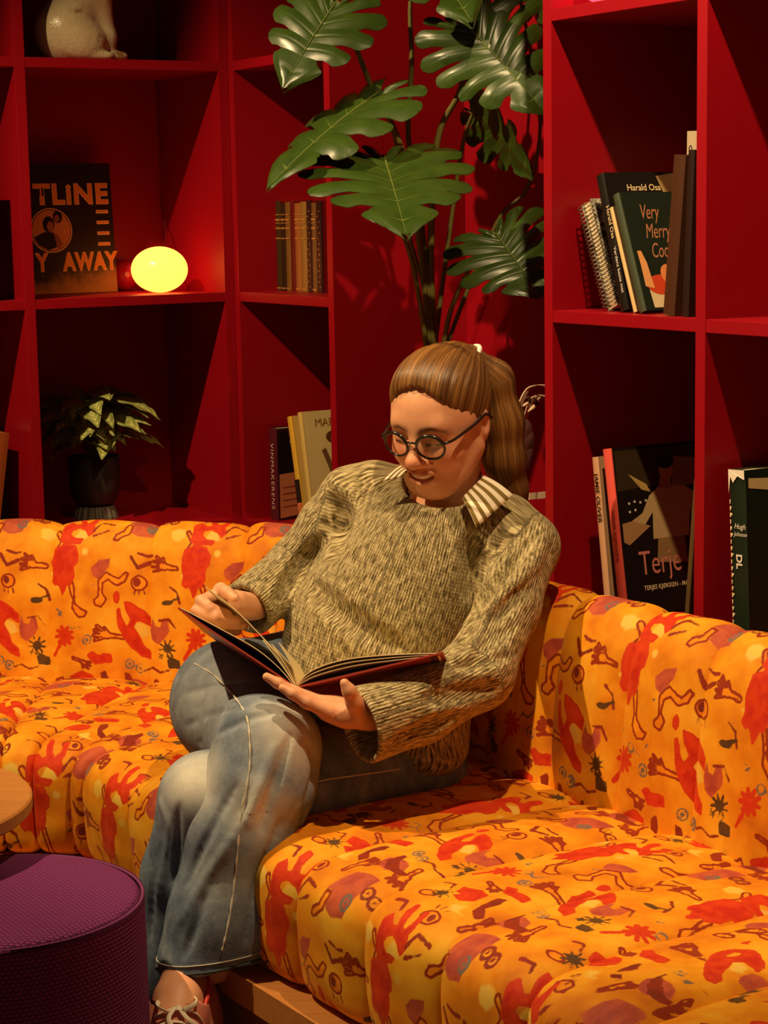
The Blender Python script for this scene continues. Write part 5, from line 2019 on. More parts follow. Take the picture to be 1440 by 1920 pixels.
def cover_poly(parent, M, t, wd, h, uv, mat, lift=0.0006, name='cover_print'):
    """flat print on the visible (+x) board; u across from the spine, v up, both 0..1"""
    return poly_print(parent, M, [(t / 2 + lift, u * wd, v * h) for u, v in uv], mat, name)


def disc_uv(cu, cv, ru, rv, n=24, a0=0, a1=2 * math.pi):
    return [(cu + ru * math.cos(a0 + (a1 - a0) * i / n), cv + rv * math.sin(a0 + (a1 - a0) * i / n)) for i in range(n)]


CREAMT = colr((232, 206, 160)); WHITET = colr((240, 232, 220)); GOLD = colr((214, 156, 84)); BLK = colr((22, 18, 16))
ORG = colr((226, 110, 60)); GOLDL = simple('gold_foil', (206, 150, 72), 0.35, 0.15, 60, 0.6, 0.4)

# --- right bookcase, bay beside the niche, upper shelf: leaning cookbooks and a spiral notebook
grp = 'cookbooks leaning on the shelf right of the niche'
z = ZS[2]
# spiral notebook
lean = math.radians(23); t = 0.030; h = 0.205; wd = 0.17
M = book_frame(s_of(1146, 0.045), 0.045, z, t, lean)
root = empty('spiral_notebook', M.translation, 'grey marbled spiral-bound notebook, leftmost in the leaning row of cookbooks', 'notebook')
MARB, nt, b = new_mat('marbled_board', srgb(120, 116, 106), 0.5, 0.3)
tc = nd(nt, 'ShaderNodeTexCoord')
nt.links.new(ramp(nt, noise(nt, tc.outputs['Object'], 70, 4, 0.7), [(0.38, srgb(60, 56, 48)), (0.5, srgb(140, 134, 120)), (0.62, srgb(206, 198, 178))]), b.inputs['Base Color'])
for x in (-t / 2 + 0.001, t / 2 - 0.001):
    link('cover', box_mesh('cover', (0.002, wd, h), 0, (x, wd / 2 + 0.004, h / 2)), MARB, root, M, world=True)
link('page_block', box_mesh('page_block', (t - 0.006, wd - 0.006, h - 0.005), 0, (0, wd / 2 + 0.005, h / 2)), PAGES, root, M, world=True)
WIRE = simple('binding_wire', (150, 146, 136), 0.3, 0.1, 40, 0.6, 0.8)
for i in range(26):
    zz = 0.008 + i * (h - 0.016) / 25
    pts = [(0.62 * t * math.cos(a), 0.003 + 0.010 * math.sin(a) - 0.004, zz + 0.0008 * math.sin(a)) for a in np.linspace(0, 2 * math.pi, 15)]
    link('wire_ring', tube('wire_ring', pts, 0.0011, 5, False), WIRE, root, M, world=True)
# black cookbook
lean = math.radians(17); t = 0.022; h = 0.250; wd = 0.185
M = book_frame(s_of(1172, 0.035), 0.035, z, t, lean)
root, sp_ = make_book(M, t, wd, h, (24, 22, 18), (22, 19, 16), 'tall black cookbook with a white name on its cover, behind the green one', grp)
put_text(root, M, 'Harald Osa', 0.0165, (t / 2 + 0.0006, 0.045, h - 0.034), (0, 1, 0), (0, 0, 1), CREAMT, 'title_lettering', offset=0.0002)
put_text(root, M, 'Harald Osa', 0.013, (0.004, -0.0030, h - 0.060), (0, 0, -1), (1, 0, 0), CREAMT, 'spine_lettering')
put_text(root, M, 'Verdens beste mat', 0.011, (0.004, -0.0030, h - 0.135), (0, 0, -1), (1, 0, 0), WHITET, 'spine_lettering')
cover_poly(root, M, t, wd, h, [(0.62, 0.97), (0.94, 1.0), (0.99, 0.78), (0.72, 0.76)], colr((196, 166, 112)))
# thin cream book
lean = math.radians(21); t = 0.009; h = 0.195; wd = 0.16
M = book_frame(s_of(1191, 0.035), 0.035, z, t, lean)
make_book(M, t, wd, h, (222, 190, 136), (206, 176, 126), 'thin cream paperback squeezed between the black and the green cookbook', grp)
# green cocktail book
lean = math.radians(21); t = 0.017; h = 0.218; wd = 0.165
M = book_frame(s_of(1206, 0.030), 0.030, z, t, lean)
root, sp_ = make_book(M, t, wd, h, (66, 76, 58), (26, 36, 26), 'dark green cocktail book with copper script title and a drink on its cover', grp)
COPPER = colr((186, 122, 84))
for i, ln in enumerate(('Very', 'Merry', 'Cocktails')):
    put_text(root, M, ln, 0.039, (t / 2 + 0.0006, 0.034 + 0.003 * i, h - 0.050 - 0.036 * i), (0, 1, 0), (0, 0, 1), COPPER, 'title_lettering', 0.56, shear=0.35)
VMC = lambda uv, *a, **k: cover_poly(root, M, t, wd, h, [((u - 0.33) * 0.72 + 0.06, v) for u, v in uv], *a, **k)
VMC([(0.42, 0.02), (0.86, 0.02), (0.90, 0.17), (0.40, 0.17)], colr((220, 200, 160)), name='cup_print')
VMC(disc_uv(0.64, 0.21, 0.26, 0.085), colr((206, 70, 40)), 0.0008, 'fruit_print')
VMC(disc_uv(0.80, 0.30, 0.13, 0.08), colr((226, 138, 84)), 0.0010, 'fruit_print')
VMC([(0.34, 0.20), (0.50, 0.18), (0.46, 0.40), (0.40, 0.50), (0.33, 0.50), (0.34, 0.38)], colr((230, 160, 100)), 0.0010, 'straw_print')
cover_poly(root, M, t, wd, h, [(0.82, 0.98), (0.90, 0.98), (1.0, 0.70), (1.0, 0.60)], colr((60, 96, 70)), 0.0005, 'leaf_print')
# brown, dark and white books leaning against the upright
for (px, ln, t, h, wd, sp, cv, lab, txt) in (
    (1254, -6, 0.030, 0.268, 0.20, (72, 42, 24), (64, 36, 22), 'brown leather-look book leaning the other way, right of the green cocktail book', 'Den store kokeboken'),
    (1285, -3, 0.016, 0.276, 0.20, (38, 20, 16), (34, 18, 15), 'dark brown book between the brown one and the upright', 'Mat og vin'),
):
    M = book_frame(s_of(px, 0.02), 0.02, z, t, math.radians(ln))
    root, sp_ = make_book(M, t, wd, h, sp, cv, lab, grp)
M = book_frame(s_of(1293, 0.228, 450), 0.228, z, 0.028, math.radians(-1))
root, sp_ = make_book(M, 0.028, 0.105, 0.318, (226, 206, 174), (222, 200, 168), 'tall white ring binder standing behind the brown books, showing above them', grp, 'ring_binder')
root['category'] = 'binder'
link('finger_hole', tube('finger_hole', [(-0.001 + 0.004 * math.cos(a), -0.0016, 0.285 + 0.007 * math.sin(a)) for a in np.linspace(0, 2 * math.pi, 13)], 0.0014, 5, False), BLK, root, M, world=True)

# --- same bay, lower shelf
z = ZS[1]
grp = 'cookbooks on the lower shelf right of the niche'
lean = math.radians(8); t = 0.018; h = 0.285; wd = 0.21
M = book_frame(s_of(1141, 0.03, 1150), 0.03, z, t, lean)
root, sp_ = make_book(M, t, wd, h, (206, 158, 122), (190, 150, 112), 'beige-spined cookbook left of the one with the pink spine', grp)
put_text(root, M, 'JAMIE OLIVER', 0.0150, (-0.0035, -0.0030, h - 0.030), (0, 0, -1), (1, 0, 0), BLK, 'spine_lettering', offset=0.0002)
lean = math.radians(9.5); t = 0.024; h = 0.305; wd = 0.245
M = book_frame(s_of(1170, 0.025, 1150), 0.025, z, t, lean)
root, sp_ = make_book(M, t, wd, h, (236, 96, 84), (24, 18, 14), 'large black cookbook with pink spine and a cook in white on its cover', grp)
put_text(root, M, 'TERJES KJØKKEN', 0.0125, (-0.002, -0.0030, h - 0.110), (0, 0, -1), (1, 0, 0), colr((140, 40, 34)), 'spine_lettering', offset=0.0002)
C = lambda uv, rgb, lift=0.0006, nm='cover_photo': cover_poly(root, M, t, wd, h, uv, colr(rgb), lift, nm)
CT = lambda uv, rgb, lift=0.0006: C([(u if u in (0.02, 0.98) else u * 0.80, v) for u, v in uv], rgb, lift)
CT([(0.02, 0.98), (0.98, 0.98), (0.98, 0.80), (0.02, 0.74)], (58, 44, 26), 0.0005)
CT([(0.70, 0.92), (0.97, 0.90), (0.97, 0.74), (0.66, 0.74)], (150, 124, 82), 0.0006)
CT([(0.16, 0.84), (0.36, 0.77), (0.40, 0.72), (0.30, 0.74)], (190, 160, 92), 0.0006)
CT([(0.40, 0.30), (0.76, 0.28), (0.74, 0.46), (0.44, 0.46)], (150, 116, 74), 0.0007)
CT([(0.38, 0.44), (0.80, 0.44), (0.84, 0.60), (0.88, 0.46), (0.97, 0.50), (0.95, 0.68), (0.80, 0.74), (0.64, 0.75), (0.50, 0.75), (0.38, 0.70), (0.28, 0.60), (0.12, 0.55), (0.14, 0.51), (0.30, 0.53), (0.40, 0.60)], (196, 164, 116), 0.0009)
CT([(0.50, 0.74), (0.66, 0.73), (0.64, 0.79), (0.52, 0.80)], (178, 122, 78), 0.0011)
CT(disc_uv(0.60, 0.845, 0.082, 0.070), (196, 138, 92), 0.0012)
CT(disc_uv(0.60, 0.90, 0.105, 0.050), (40, 26, 16), 0.0013)
CT([(0.04, 0.55), (0.16, 0.56), (0.36, 0.52), (0.10, 0.42), (0.04, 0.44)], (176, 132, 88), 0.0010)
for k in range(6):
    CT(disc_uv(0.14 + 0.065 * (k % 4), 0.665 - 0.05 * (k // 4) + 0.008 * (k % 2), 0.014, 0.008, 8), (216, 206, 190), 0.0008)
put_text(root, M, 'Terje', 0.062, (t / 2 + 0.0012, 0.036, 0.072), (0, 1, 0), (0, 0, 1), colr((212, 128, 112)), 'title_lettering', 0.72)
put_text(root, M, 'TERJES KJØKKEN - MAT FRA', 0.0115, (t / 2 + 0.0012, 0.042, 0.044), (0, 1, 0), (0, 0, 1), CREAMT, 'title_lettering', 0.9, offset=0.0002)
t = 0.010
M = book_frame(s_of(1285, 0.022, 1150), 0.022, z, t, math.radians(-5.5))
root, sp_ = make_book(M, t, 0.22, 0.275, (92, 74, 44), (40, 30, 20), 'thin olive-spined book leaning against the upright beside the cook', grp)

# --- next bay to the right: worn green book
t = 0.040; h = 0.300; wd = 0.24
M = book_frame(s_of(1392, 0.03, 1150), 0.03, z, t, math.radians(3.0))
root, sp_ = make_book(M, t, wd, h, (20, 40, 26), (14, 38, 24), 'thick dark green book with a torn white spine head, at the right edge', None)
poly_print(root, M, [(-t / 2, -0.003, h), (t / 2, -0.0035, h), (t / 2, -0.0035, h - 0.016), (t * 0.1, -0.0040, h - 0.010), (-t * 0.2, -0.0040, h - 0.022), (-t * 0.36, -0.0036, h - 0.012), (-t / 2, -0.003, h - 0.040)], WHITET, 'torn_paper')
for k in range(22):
    zz = h - 0.05 - k * 0.0112
    poly_print(root, M, [(-t / 2 - 0.0004, -0.0012, zz), (-t / 2 + 0.004 + 0.002 * (k % 3), -0.0024, zz - 0.001), (-t / 2 + 0.003, -0.0024, zz - 0.007), (-t / 2 - 0.0004, -0.0012, zz - 0.008)], CREAMT, 'worn_edge')
put_text(root, M, 'DL', 0.020, (-0.004, -0.0036, 0.160), (0, 0, -1), (1, 0, 0), WHITET, 'spine_lettering', offset=0.0006)
put_text(root, M, 'Hugh', 0.013, (-0.008, -0.0036, h - 0.098), (1, 0, 0), (0, 0, 1), WHITET, 'spine_lettering', shear=0.3)
put_text(root, M, 'Johnson', 0.010, (-0.009, -0.0036, h - 0.110), (1, 0, 0), (0, 0, 1), WHITET, 'spine_lettering', shear=0.3)
cover_poly(root, M, t, wd, h, [(0.02, 0.955), (0.22, 0.945), (0.20, 0.88), (0.02, 0.90)], colr((212, 196, 140)), name='cover_label')

# --- bay left of the niche, upper shelf: a row of old bound volumes
z = ZS[2]
grp = 'row of old bound volumes'
d0 = 0.105
s = s_of(502, d0, 550)
specs = [((36, 22, 14), 0.024, 'black-brown bound volume, leftmost of the row behind the left upright'), ((60, 24, 20), 0.020, 'dim maroon bound volume, second of the row'), ((58, 44, 18), 0.026, 'olive-brown bound volume with gold bands, third of the row'), ((46, 30, 16), 0.020, 'slim dark volume with gold bands, fourth of the row'), ((120, 82, 36), 0.022, 'tan bound volume with gold bands, fifth of the row'), ((96, 20, 18), 0.020, 'dark red bound volume, sixth of the row'), ((150, 92, 44), 0.026, 'light brown bound volume with gold bands, seventh of the row'), ((140, 104, 48), 0.026, 'wide tan volume with gold bands, eighth of the row, under the big leaf'), ((44, 18, 18), 0.022, 'dark volume with small dots, ninth of the row'), ((110, 76, 40), 0.020, 'slim brown volume with gold bands, tenth of the row'), ((40, 16, 18), 0.024, 'dark dotted volume at the right end of the row')]
for i, (rgb, t, lab) in enumerate(specs):
    t *= 1.12
    s += t / 2
    hh = 0.206 + 0.003 * ((i * 7) % 3)
    M = book_frame(s, d0, z, t - 0.0008, 0.0)
    root, sp_ = make_book(M, t - 0.0008, 0.145, hh, rgb, (120, 14, 14), lab, grp, 'bound_volume')
    if i in (2, 3, 4, 6, 7, 9):
        for zz, th in ((0.006, 0.003), (0.148, 0.004), (0.124, 0.003), (0.168, 0.005), (0.160, 0.002), (0.180, 0.002)):
            me = box_mesh('gold_band', (t * 0.80, 0.0012, th), 0, (0, -0.0020, zz))
            link('gold_band', me, GOLDL, root, M, world=True)
    elif i in (8, 10):
        for k in range(15):
            me = box_mesh('gold_dot', (0.003, 0.0012, 0.003), 0, (0.003 * (-1) ** k, -0.0021, 0.012 + k * 0.0125))
            link('gold_dot', me, GOLDL, root, M, world=True)
    s += t / 2

# --- bay left of the niche, lower shelf
z = ZS[1]
grp = 'wine and food books on the lower shelf left of the niche'
d0 = 0.055
t = 0.040; h = 0.222; wd = 0.17
M = book_frame(s_of(515, d0, 965), d0, z, t, 0.0)
root, sp_ = make_book(M, t, wd, h, (84, 26, 38), (46, 16, 20), 'thick purple wine book with a bottle on its cover', grp)
put_text(root, M, 'VINMAKERENS', 0.022, (-0.006, -0.0032, h - 0.036), (0, 0, -1), (1, 0, 0), colr((224, 176, 160)), 'spine_lettering', spacing=1.15)
C = lambda uv, rgb, lift=0.0006, nm='cover_photo': cover_poly(root, M, t, wd, h, uv, colr(rgb), lift, nm)
C([(0.02, 0.95), (0.14, 0.97), (0.22, 0.86), (0.44, 0.76), (0.54, 0.50), (0.02, 0.50)], (20, 13, 12))
C([(0.03, 0.50), (0.42, 0.52), (0.54, 0.06), (0.03, 0.02)], (190, 116, 78), 0.0008)
for k in range(4): C([(0.08, 0.36 - 0.07 * k), (0.40, 0.37 - 0.07 * k), (0.40, 0.355 - 0.07 * k), (0.08, 0.345 - 0.07 * k)], (130, 66, 44), 0.0010)
C([(0.26, 0.74), (0.34, 0.70), (0.36, 0.60), (0.30, 0.66)], (120, 90, 70), 0.0008)
put_text(root, M, 'VIN', 0.044, (t / 2 + 0.0012, 0.034, h - 0.062), (0, 1, 0), (0, 0, 1), colr((214, 190, 170)), 'title_lettering')
t = 0.022; h = 0.262
M = book_frame(s_of(569, 0.05, 965), 0.05, z, t, math.radians(13))
root, sp_ = make_book(M, t, 0.16, h, (226, 176, 60), (206, 170, 90), 'yellow-spined food book leaning left of the cream magazine', grp)
me = box_mesh('spine_band', (t * 0.98, 0.001, 0.055), 0, (0, -0.0026, 0.085)); link('spine_band', me, colr((40, 32, 26)), root, M, world=True)
me = box_mesh('spine_band', (t * 0.98, 0.001, 0.045), 0, (0, -0.0026, 0.035)); link('spine_band', me, colr((214, 120, 70)), root, M, world=True)
t = 0.020; h = 0.275; wd = 0.19
M = book_frame(s_of(586, 0.05, 965), 0.05, z, t, math.radians(11))
root, sp_ = make_book(M, t, wd, h, (216, 184, 104), (214, 190, 126), 'cream cookbook with drawn figures on its cover, beside the left upright of the niche', grp)
C = lambda uv, rgb, lift=0.0006, nm='cover_drawing': cover_poly(root, M, t, wd, h, uv, colr(rgb), lift, nm)
put_text(root, M, 'MARTHA', 0.026, (t / 2 + 0.0010, 0.030, h - 0.036), (0, 1, 0), (0, 0, 1), colr((150, 112, 50)), 'title_lettering')
C(disc_uv(0.42, 0.77, 0.12, 0.055), (92, 52, 28)); C(disc_uv(0.44, 0.745, 0.075, 0.04), (214, 150, 104), 0.0009)
C(disc_uv(0.86, 0.76, 0.10, 0.05), (222, 120, 50))
C([(0.58, 0.68), (0.98, 0.68), (0.98, 0.36), (0.74, 0.36)], (66, 92, 50)); C([(0.22, 0.66), (0.28, 0.68), (0.52, 0.18), (0.46, 0.16)], (110, 76, 40))
C([(0.36, 0.66), (0.54, 0.66), (0.70, 0.30), (0.48, 0.30)], (190, 150, 96), 0.0008); C([(0.70, 0.34), (0.84, 0.34), (0.86, 0.10), (0.72, 0.10)], (206, 84, 40), 0.0008)
C([(0.38, 0.56), (0.50, 0.56), (0.54, 0.44), (0.44, 0.42)], (46, 36, 26), 0.0010)

# --- left bookcase: the record sleeve
LPK, LPD = 0.188, 0.268
LPS = 0.312
Ll = math.radians(4.5)
Xl = MM.copy()                                  # reading direction, towards the corner
Ul = (Z3 * math.cos(Ll) + NN * math.sin(Ll))
o = LW(LPK + LPS, LPD, ZS[2] + 0.0008)
M = frame(Xl, Ul, Xl.cross(Ul), o)
SLV, nt, b = new_mat('record_sleeve_print', srgb(26, 18, 12), 0.5, 0.4)
tc = nd(nt, 'ShaderNodeTexCoord')
sep = nd(nt, 'ShaderNodeSeparateXYZ'); nt.links.new(tc.outputs['Object'], sep.inputs[0])
n1 = noise(nt, tc.outputs['Object'], 18, 5, 0.65)
dune = mathn(nt, 'SUBTRACT', mathn(nt, 'ADD', mathn(nt, 'MULTIPLY', n1, 0.10), mathn(nt, 'MULTIPLY', sep.outputs[0], 0.14)), mathn(nt, 'ADD', sep.outputs[1], 0.025))
c1 = mixc(nt, smooth_step(nt, dune, -0.01, 0.05), mixc(nt, n1, srgb(20, 13, 9), srgb(34, 23, 14)), srgb(176, 134, 70))
scr = noise(nt, mapping(nt, tc.outputs['Object'], (5, 60, 5)), 4.0, 3)
c1 = mixc(nt, mathn(nt, 'MULTIPLY', smooth_step(nt, scr, 0.68, 0.75), 0.35), c1, srgb(140, 116, 84))
nt.links.new(c1, b.inputs['Base Color'])
root = empty('record_sleeve', o, 'worn black record sleeve with neon lettering, leaning beside the glowing globe lamp', 'record')
link('sleeve', box_mesh('sleeve', (LPS, LPS, 0.004), 0.0006, (LPS / 2, LPS / 2, 0.002)), SLV, root, M, world=True)
NEON = simple('neon_lettering', (238, 160, 58), 0.5, 0.15, 25)
NEONY = simple('neon_edge', (248, 214, 150), 0.5, 0.1, 25)


def neon(body, x, y, size, sx=1.0):
    put_text(root, M, body, size, (x, y, 0.0044), (1, 0, 0), (0, 1, 0), NEONY, 'lettering', sx, offset=0.0032, spacing=1.14)
    put_text(root, M, body, size, (x, y, 0.0048), (1, 0, 0), (0, 1, 0), NEON, 'lettering', sx, offset=0.0014, spacing=1.14)


neon('TLiNE', 0.112, LPS - 0.096, 0.066)
neon('Y', 0.108, 0.056, 0.058, 0.74)
neon('AWAY', 0.176, 0.056, 0.058, 0.74)
for k in range(4):
    yy = 0.105 + k * 0.026
    me = box_mesh('neon_bar', (0.032, 0.0085, 0.0012), 0.0005, (0.284, yy + 0.012, 0.0046)); link('neon_bar', me, NEONY, root, M, world=True)
    me = box_mesh('neon_bar', (0.026, 0.0035, 0.0014), 0.0004, (0.284, yy + 0.012, 0.0049)); link('neon_bar', me, NEON, root, M, world=True)
TAN = colr((206, 150, 98))


def lp_disc(cx, cy, rx, ry, mat, zz, nm='portrait_print', n=40):
    me = mesh_py(nm, [(cx + rx * math.cos(2 * math.pi * i / n), cy + ry * math.sin(2 * math.pi * i / n), zz) for i in range(n)], [tuple(range(n))])
    return link(nm, me, mat, root, M, world=True)


def lp_poly(pts, mat, zz, nm='portrait_print'):
    return link(nm, mesh_py(nm, [(x, y, zz) for x, y in pts], [tuple(range(len(pts)))]), mat, root, M, world=True)


cx, cy = 0.150, 0.152
lp_disc(cx, cy, 0.0535, 0.0535, NEONY, 0.0043); lp_disc(cx, cy, 0.0510, 0.0510, BLK, 0.0045); lp_disc(cx, cy, 0.0490, 0.0490, TAN, 0.0047)
lp_poly([(cx - 0.045, cy - 0.016), (cx - 0.020, cy - 0.004), (cx + 0.006, cy - 0.006), (cx + 0.012, cy - 0.040), (cx - 0.010, cy - 0.0475), (cx - 0.034, cy - 0.034)], BLK, 0.0050)
lp_disc(cx - 0.006, cy + 0.014, 0.015, 0.020, BLK, 0.0051); lp_disc(cx - 0.002, cy + 0.009, 0.0085, 0.013, colr((168, 112, 70)), 0.0053)
lp_disc(cx + 0.018, cy + 0.032, 0.0115, 0.015, BLK, 0.0052); lp_disc(cx + 0.016, cy + 0.028, 0.0065, 0.009, colr((150, 96, 60)), 0.0054)
lp_poly([(cx + 0.004, cy - 0.004), (cx + 0.016, cy - 0.012), (cx + 0.028, cy - 0.034), (cx + 0.016, cy - 0.044), (cx + 0.010, cy - 0.030)], colr((150, 104, 66)), 0.0053)

# --- globe lamps
def globe(name, c, rx, rz, mat, label, group=None):
    root = empty(name, c - Z3 * rz, label, 'lamp', group)
    prof = [(rx * math.sin(a), -rz * math.cos(a)) for a in np.linspace(0.0, math.pi, 25)]
    prof[0] = (0.0, -rz); prof[-1] = (0.0, rz)
    link('glass_globe', lathe('glass_globe', prof, 48), mat, root, Matrix.Translation(c), world=True)
    return root


GLOW, nt, b = new_mat('glowing_opal_glass', srgb(230, 190, 90), 0.25, 0.5)
b.inputs['Emission Color'].default_value = (1.0, 0.26, 0.040, 1)
b.inputs['Emission Strength'].default_value = 3.8
lw = nd(nt, 'ShaderNodeTexCoord')
lc = W(299, 507, 4.77); lc.z = ZS[2] + 0.0555
lamp = globe('globe_lamp', lc, 0.068, 0.055, GLOW, 'glowing yellow glass globe lamp on the shelf beside the record sleeve')
CORD_M = simple('red_cord', (120, 16, 16), 0.6)
bc = LW(PT + 0.006, DEPTH - 0.006, ZS[2])
link('cord', tube('cord', catmull([lc + Vector((0.0, 0.03, 0.045)), LW(0.06, 0.25, ZS[2] + 0.14), bc + Z3 * 0.22, bc + Z3 * 0.40, bc + Z3 * 0.515], 6), 0.0016, 6), CORD_M, lamp, Matrix.Identity(4), world=True)
PINKG, nt, b = new_mat('pink_glass', srgb(214, 40, 66), 0.15, 0.5)
b.inputs['Transmission Weight'].default_value = 0.35
b.inputs['Coat Weight'].default_value = 0.4
p1 = LW(0.152, 0.306, ZS[2] + 0.0385)
globe('globe_lamp', p1, 0.036, 0.038, PINKG, 'unlit pink glass globe half hidden behind the record sleeve')
PGLOW, nt, b = new_mat('glowing_pink_glass', srgb(255, 120, 130), 0.3, 0.5)
b.inputs['Emission Color'].default_value = (1.0, 0.06, 0.10, 1)
b.inputs['Emission Strength'].default_value = 2.4
globe('globe_lamp', RW(1.378, 0.078, ZS[3] + 0.0525), 0.064, 0.052, PGLOW, 'glowing pink globe lamp on the top shelf right of the niche')

# --- ceramic dog, top shelf of the left bookcase
DG = Field((-0.13, -0.09, 0.0), (0.15, 0.09, 0.36), 0.0045)
DG.ell((-0.045, 0, 0.060), (0.070, 0.062, 0.068), None, 0.03)
DG.cone((-0.040, 0, 0.080), (0.022, 0, 0.215), 0.070, 0.052, 0.04)
DG.ell((0.030, 0, 0.160), (0.046, 0.050, 0.075), None, 0.03)
for y_ in (-0.030, 0.030):
    DG.chain([(0.040, y_, 0.150), (0.058, y_, 0.060), (0.058, y_, 0.016)], [0.030, 0.021, 0.018], 0.02)
    DG.ell((0.082, y_, 0.013), (0.030, 0.017, 0.014), None, 0.012)
    DG.ell((-0.010, y_ * 1.75, 0.045), (0.052, 0.026, 0.046), None, 0.02)
    DG.ell((0.030, y_ * 1.9, 0.011), (0.034, 0.015, 0.012), None, 0.010)
DG.cone((0.022, 0, 0.215), (0.034, 0, 0.265), 0.042, 0.036, 0.03)
DG.ell((0.040, 0, 0.285), (0.046, 0.042, 0.042), None, 0.02)
DG.cone((0.070, 0, 0.275), (0.105, 0, 0.266), 0.024, 0.018, 0.015)
DG.half((0, 0, 0.0015), (0, 0, -1.0), 0.002)
Vd, Fd_ = DG.nets(); Vd = relax(Vd, Fd_, 2, 0.4)
CER, nt, b = new_mat('glazed_ceramic', srgb(214, 196, 154), 0.16, 0.5)
tc = nd(nt, 'ShaderNodeTexCoord')
n1 = noise(nt, tc.outputs['Object'], 16, 3); n2 = noise(nt, tc.outputs['Object'], 60, 4, 0.7)
nt.links.new(mixc(nt, smooth_step(nt, n1, 0.60, 0.72), mixc(nt, n2, srgb(206, 186, 140), srgb(232, 216, 178)), srgb(150, 104, 60)), b.inputs['Base Color'])
b.inputs['Coat Weight'].default_value = 0.6
bump(nt, b, n2, 0.5, 0.004)
dp = LW(0.325, 0.10, ZS[3] + 0.0005)
Md = frame(MM * 0.92, NN * 0.92, Z3 * 0.92, dp)
root = empty('ceramic_dog', dp, 'glazed cream ceramic dog sitting on the top shelf above the record sleeve', 'figurine')
link('dog_body', mesh_np('dog_body', Vd, Fd_, True), CER, root, Md, world=True)
EAR = simple('brown_glaze', (92, 52, 28), 0.2, 0.2, 40, 0.5)
for y_ in (-0.040, 0.040):
    link('ear', tube('ear', [(0.028, y_, 0.306), (0.020, y_ * 1.35, 0.275), (0.026, y_ * 1.40, 0.235), (0.032, y_ * 1.3, 0.215)], [0.012, 0.020, 0.019, 0.006], 10, True, True, 0.45), EAR, root, Md, world=True)
    link('eye', lathe('eye', [(0.0, -0.004), (0.004, 0.0), (0.0, 0.004)], 10), BLK, root, Md @ Matrix.Translation((0.079, y_ * 0.42, 0.296)), world=True)
link('nose', lathe('nose', [(0.0, -0.006), (0.008, 0.0), (0.0, 0.006)], 12), BLK, root, Md @ Matrix.Translation((0.121, 0, 0.270)), world=True)
link('collar', tube('collar', [(0.026 + 0.044 * math.cos(a), 0.044 * math.sin(a), 0.236 - 0.010 * math.cos(a)) for a in np.linspace(0, 2 * math.pi, 25)], 0.006, 8, False), EAR, root, Md, world=True)

# --- left bookcase, bay at the frame's edge
def left_book(k, d, z, t, wd, h, spine, cover, label, lean=0.0, group=None):
    U = Z3 * math.cos(lean) + G * math.sin(lean)
    X = -G * math.cos(lean) + Z3 * math.sin(lean)
    M = frame(X, NN, U, LW(k, d, z) + Z3 * (t / 2 * abs(math.sin(lean)) + 0.0006))
    return (M,) + make_book(M, t, wd, h, spine, cover, label, group)


M, root, sp_ = left_book(0.600, 0.02, ZS[2], 0.040, 0.20, 0.285, (28, 30, 22), (24, 22, 18), 'thick black-green book at the left edge, next to the record sleeve\'s upright')
put_text(root, M, 'SMAK', 0.016, (-0.004, -0.0032, 0.262), (0, 0, -1), (1, 0, 0), CREAMT, 'spine_lettering')
put_text(root, M, 'Magasinet', 0.012, (-0.004, -0.0032, 0.195), (0, 0, -1), (1, 0, 0), CREAMT, 'spine_lettering')
M, root, sp_ = left_book(0.646, 0.03, ZS[2], 0.036, 0.20, 0.27, (48, 26, 18), (40, 22, 16), 'dark brown book left of the black-green one, mostly outside the frame')
M, root, sp_ = left_book(0.612, 0.06, ZS[1], 0.034, 0.22, 0.245, (150, 74, 30), (140, 70, 28), 'tan leather-bound album leaning on the lower shelf at the left edge', math.radians(-9))

# ---------------------------------------------------------------- pouf and side table
PUR, nt, b = new_mat('purple_bouclé', srgb(96, 34, 84), 0.85, 0.2)
tc = nd(nt, 'ShaderNodeTexCoord')
PUR.name = 'purple_basket_weave'
wvv = attr(nt, 'weave', 'Vector')
sx = nd(nt, 'ShaderNodeSeparateXYZ'); nt.links.new(wvv, sx.inputs[0])
row = mathn(nt, 'MULTIPLY', sx.outputs[1], 1 / 0.0062)
colm = mathn(nt, 'MULTIPLY', sx.outputs[0], 1 / 0.0084)
rowi = mathn(nt, 'FLOOR', row)
sh = mathn(nt, 'ADD', colm, mathn(nt, 'MULTIPLY', mathn(nt, 'MODULO', rowi, 2.0), 0.5))
cu = mathn(nt, 'ABSOLUTE', mathn(nt, 'SUBTRACT', mathn(nt, 'FRACT', sh), 0.5))
cv = mathn(nt, 'ABSOLUTE', mathn(nt, 'SUBTRACT', mathn(nt, 'FRACT', row), 0.5))
knob = mathn(nt, 'SUBTRACT', 1.0, mathn(nt, 'ADD', mathn(nt, 'POWER', mathn(nt, 'MULTIPLY', cu, 2.0), 2.5), mathn(nt, 'POWER', mathn(nt, 'MULTIPLY', cv, 2.0), 2.5)))
n1 = noise(nt, tc.outputs['Object'], 300, 2); n2 = noise(nt, tc.outputs['Object'], 14, 3)
c1 = mixc(nt, smooth_step(nt, knob, -0.3, 0.9), srgb(60, 18, 50), srgb(134, 52, 112))
nt.links.new(mixc(nt, mathn(nt, 'MULTIPLY', n1, 0.5), c1, srgb(92, 34, 96)), b.inputs['Base Color'])
bump(nt, b, mathn(nt, 'ADD', knob, mathn(nt, 'MULTIPLY', n1, 0.5)), 0.7, 0.0018)
pcn = WZ(2, 1682, 0.43)
PR, PH = 0.210, 0.43
POUF = empty('pouf', (pcn.x, pcn.y, 0), 'round purple woven pouf in the foreground beside the reader\'s feet', 'pouf')
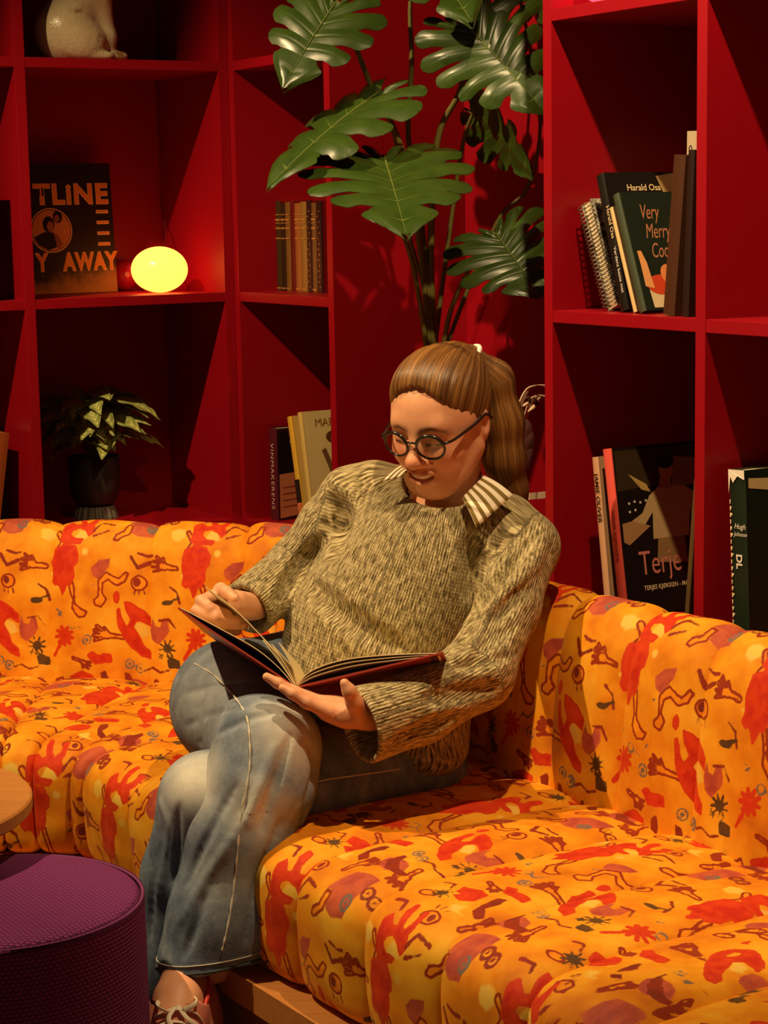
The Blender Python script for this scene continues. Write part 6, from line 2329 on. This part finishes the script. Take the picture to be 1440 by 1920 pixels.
prof = [(PR * 0.96, 0.012), (PR, 0.03), (PR, PH - 0.035), (PR - 0.002, PH - 0.018), (PR - 0.009, PH - 0.005), (PR - 0.020, PH), (PR * 0.75, PH + 0.003), (PR * 0.4, PH + 0.005), (0.0005, PH + 0.006)]
seg = 128
V, F, A = [], [], []
pr = catmull([(r, zz, 0) for r, zz in prof], 6)
arc = 0.0
for i, p in enumerate(pr):
    if i: arc += (pr[i] - pr[i - 1]).length
    for k in range(seg + 1):
        a = 2 * math.pi * k / seg
        V.append((p.x * math.cos(a), p.x * math.sin(a), p.y))
        A.append((a * PR, arc, 0) if p.y < PH - 0.004 else (p.x * math.cos(a), p.x * math.sin(a), 1))
for i in range(len(pr) - 1):
    for k in range(seg):
        F.append((i * (seg + 1) + k, i * (seg + 1) + k + 1, (i + 1) * (seg + 1) + k + 1, (i + 1) * (seg + 1) + k))
me = mesh_py('cushion', V, F, True)
add_attr(me, 'weave', A, 'FLOAT_VECTOR')
link('cushion', me, PUR, POUF, Matrix.Translation((pcn.x, pcn.y, 0)), world=True)
rp = [(PR * math.cos(a) * 0.986, PR * math.sin(a) * 0.986, PH - 0.006) for a in np.linspace(0, 2 * math.pi, 97)]
link('piping', tube('piping', rp, 0.0024, 8, False), simple('purple_piping', (112, 46, 96), 0.8, 0.15, 80), POUF, Matrix.Translation((pcn.x, pcn.y, 0)), world=True)
link('base', lathe('base', [(0.0, 0.0), (PR * 0.93, 0.0), (PR * 0.93, 0.02), (0.0, 0.02)], 48), BLK, POUF, Matrix.Translation((pcn.x, pcn.y, 0)), world=True)

TZ, TRr = 0.515, 0.26
te = WZ(56, 1500, TZ)
tcn = Vector((te.x - TRr, te.y, 0))
TABLE = empty('side_table', tcn, 'round oak side table top at the left edge, behind the pouf', 'table')
link('tabletop', lathe('tabletop', [(0.0, TZ - 0.024), (TRr - 0.004, TZ - 0.024), (TRr, TZ - 0.020), (TRr, TZ - 0.003), (TRr - 0.003, TZ), (0.0, TZ)], 96, False), OAK, TABLE, Matrix.Translation(tcn), world=True)
STEEL = simple('black_steel', (30, 28, 26), 0.4, 0.1, 40, 0.5, 0.6)
link('stem', lathe('stem', [(0.0, 0.012), (0.022, 0.012), (0.022, TZ - 0.024), (0.0, TZ - 0.024)], 24), STEEL, TABLE, Matrix.Translation(tcn), world=True)
link('base', lathe('base', [(0.0, 0.0), (0.14, 0.0), (0.14, 0.008), (0.03, 0.014), (0.0, 0.014)], 40), STEEL, TABLE, Matrix.Translation(tcn), world=True)
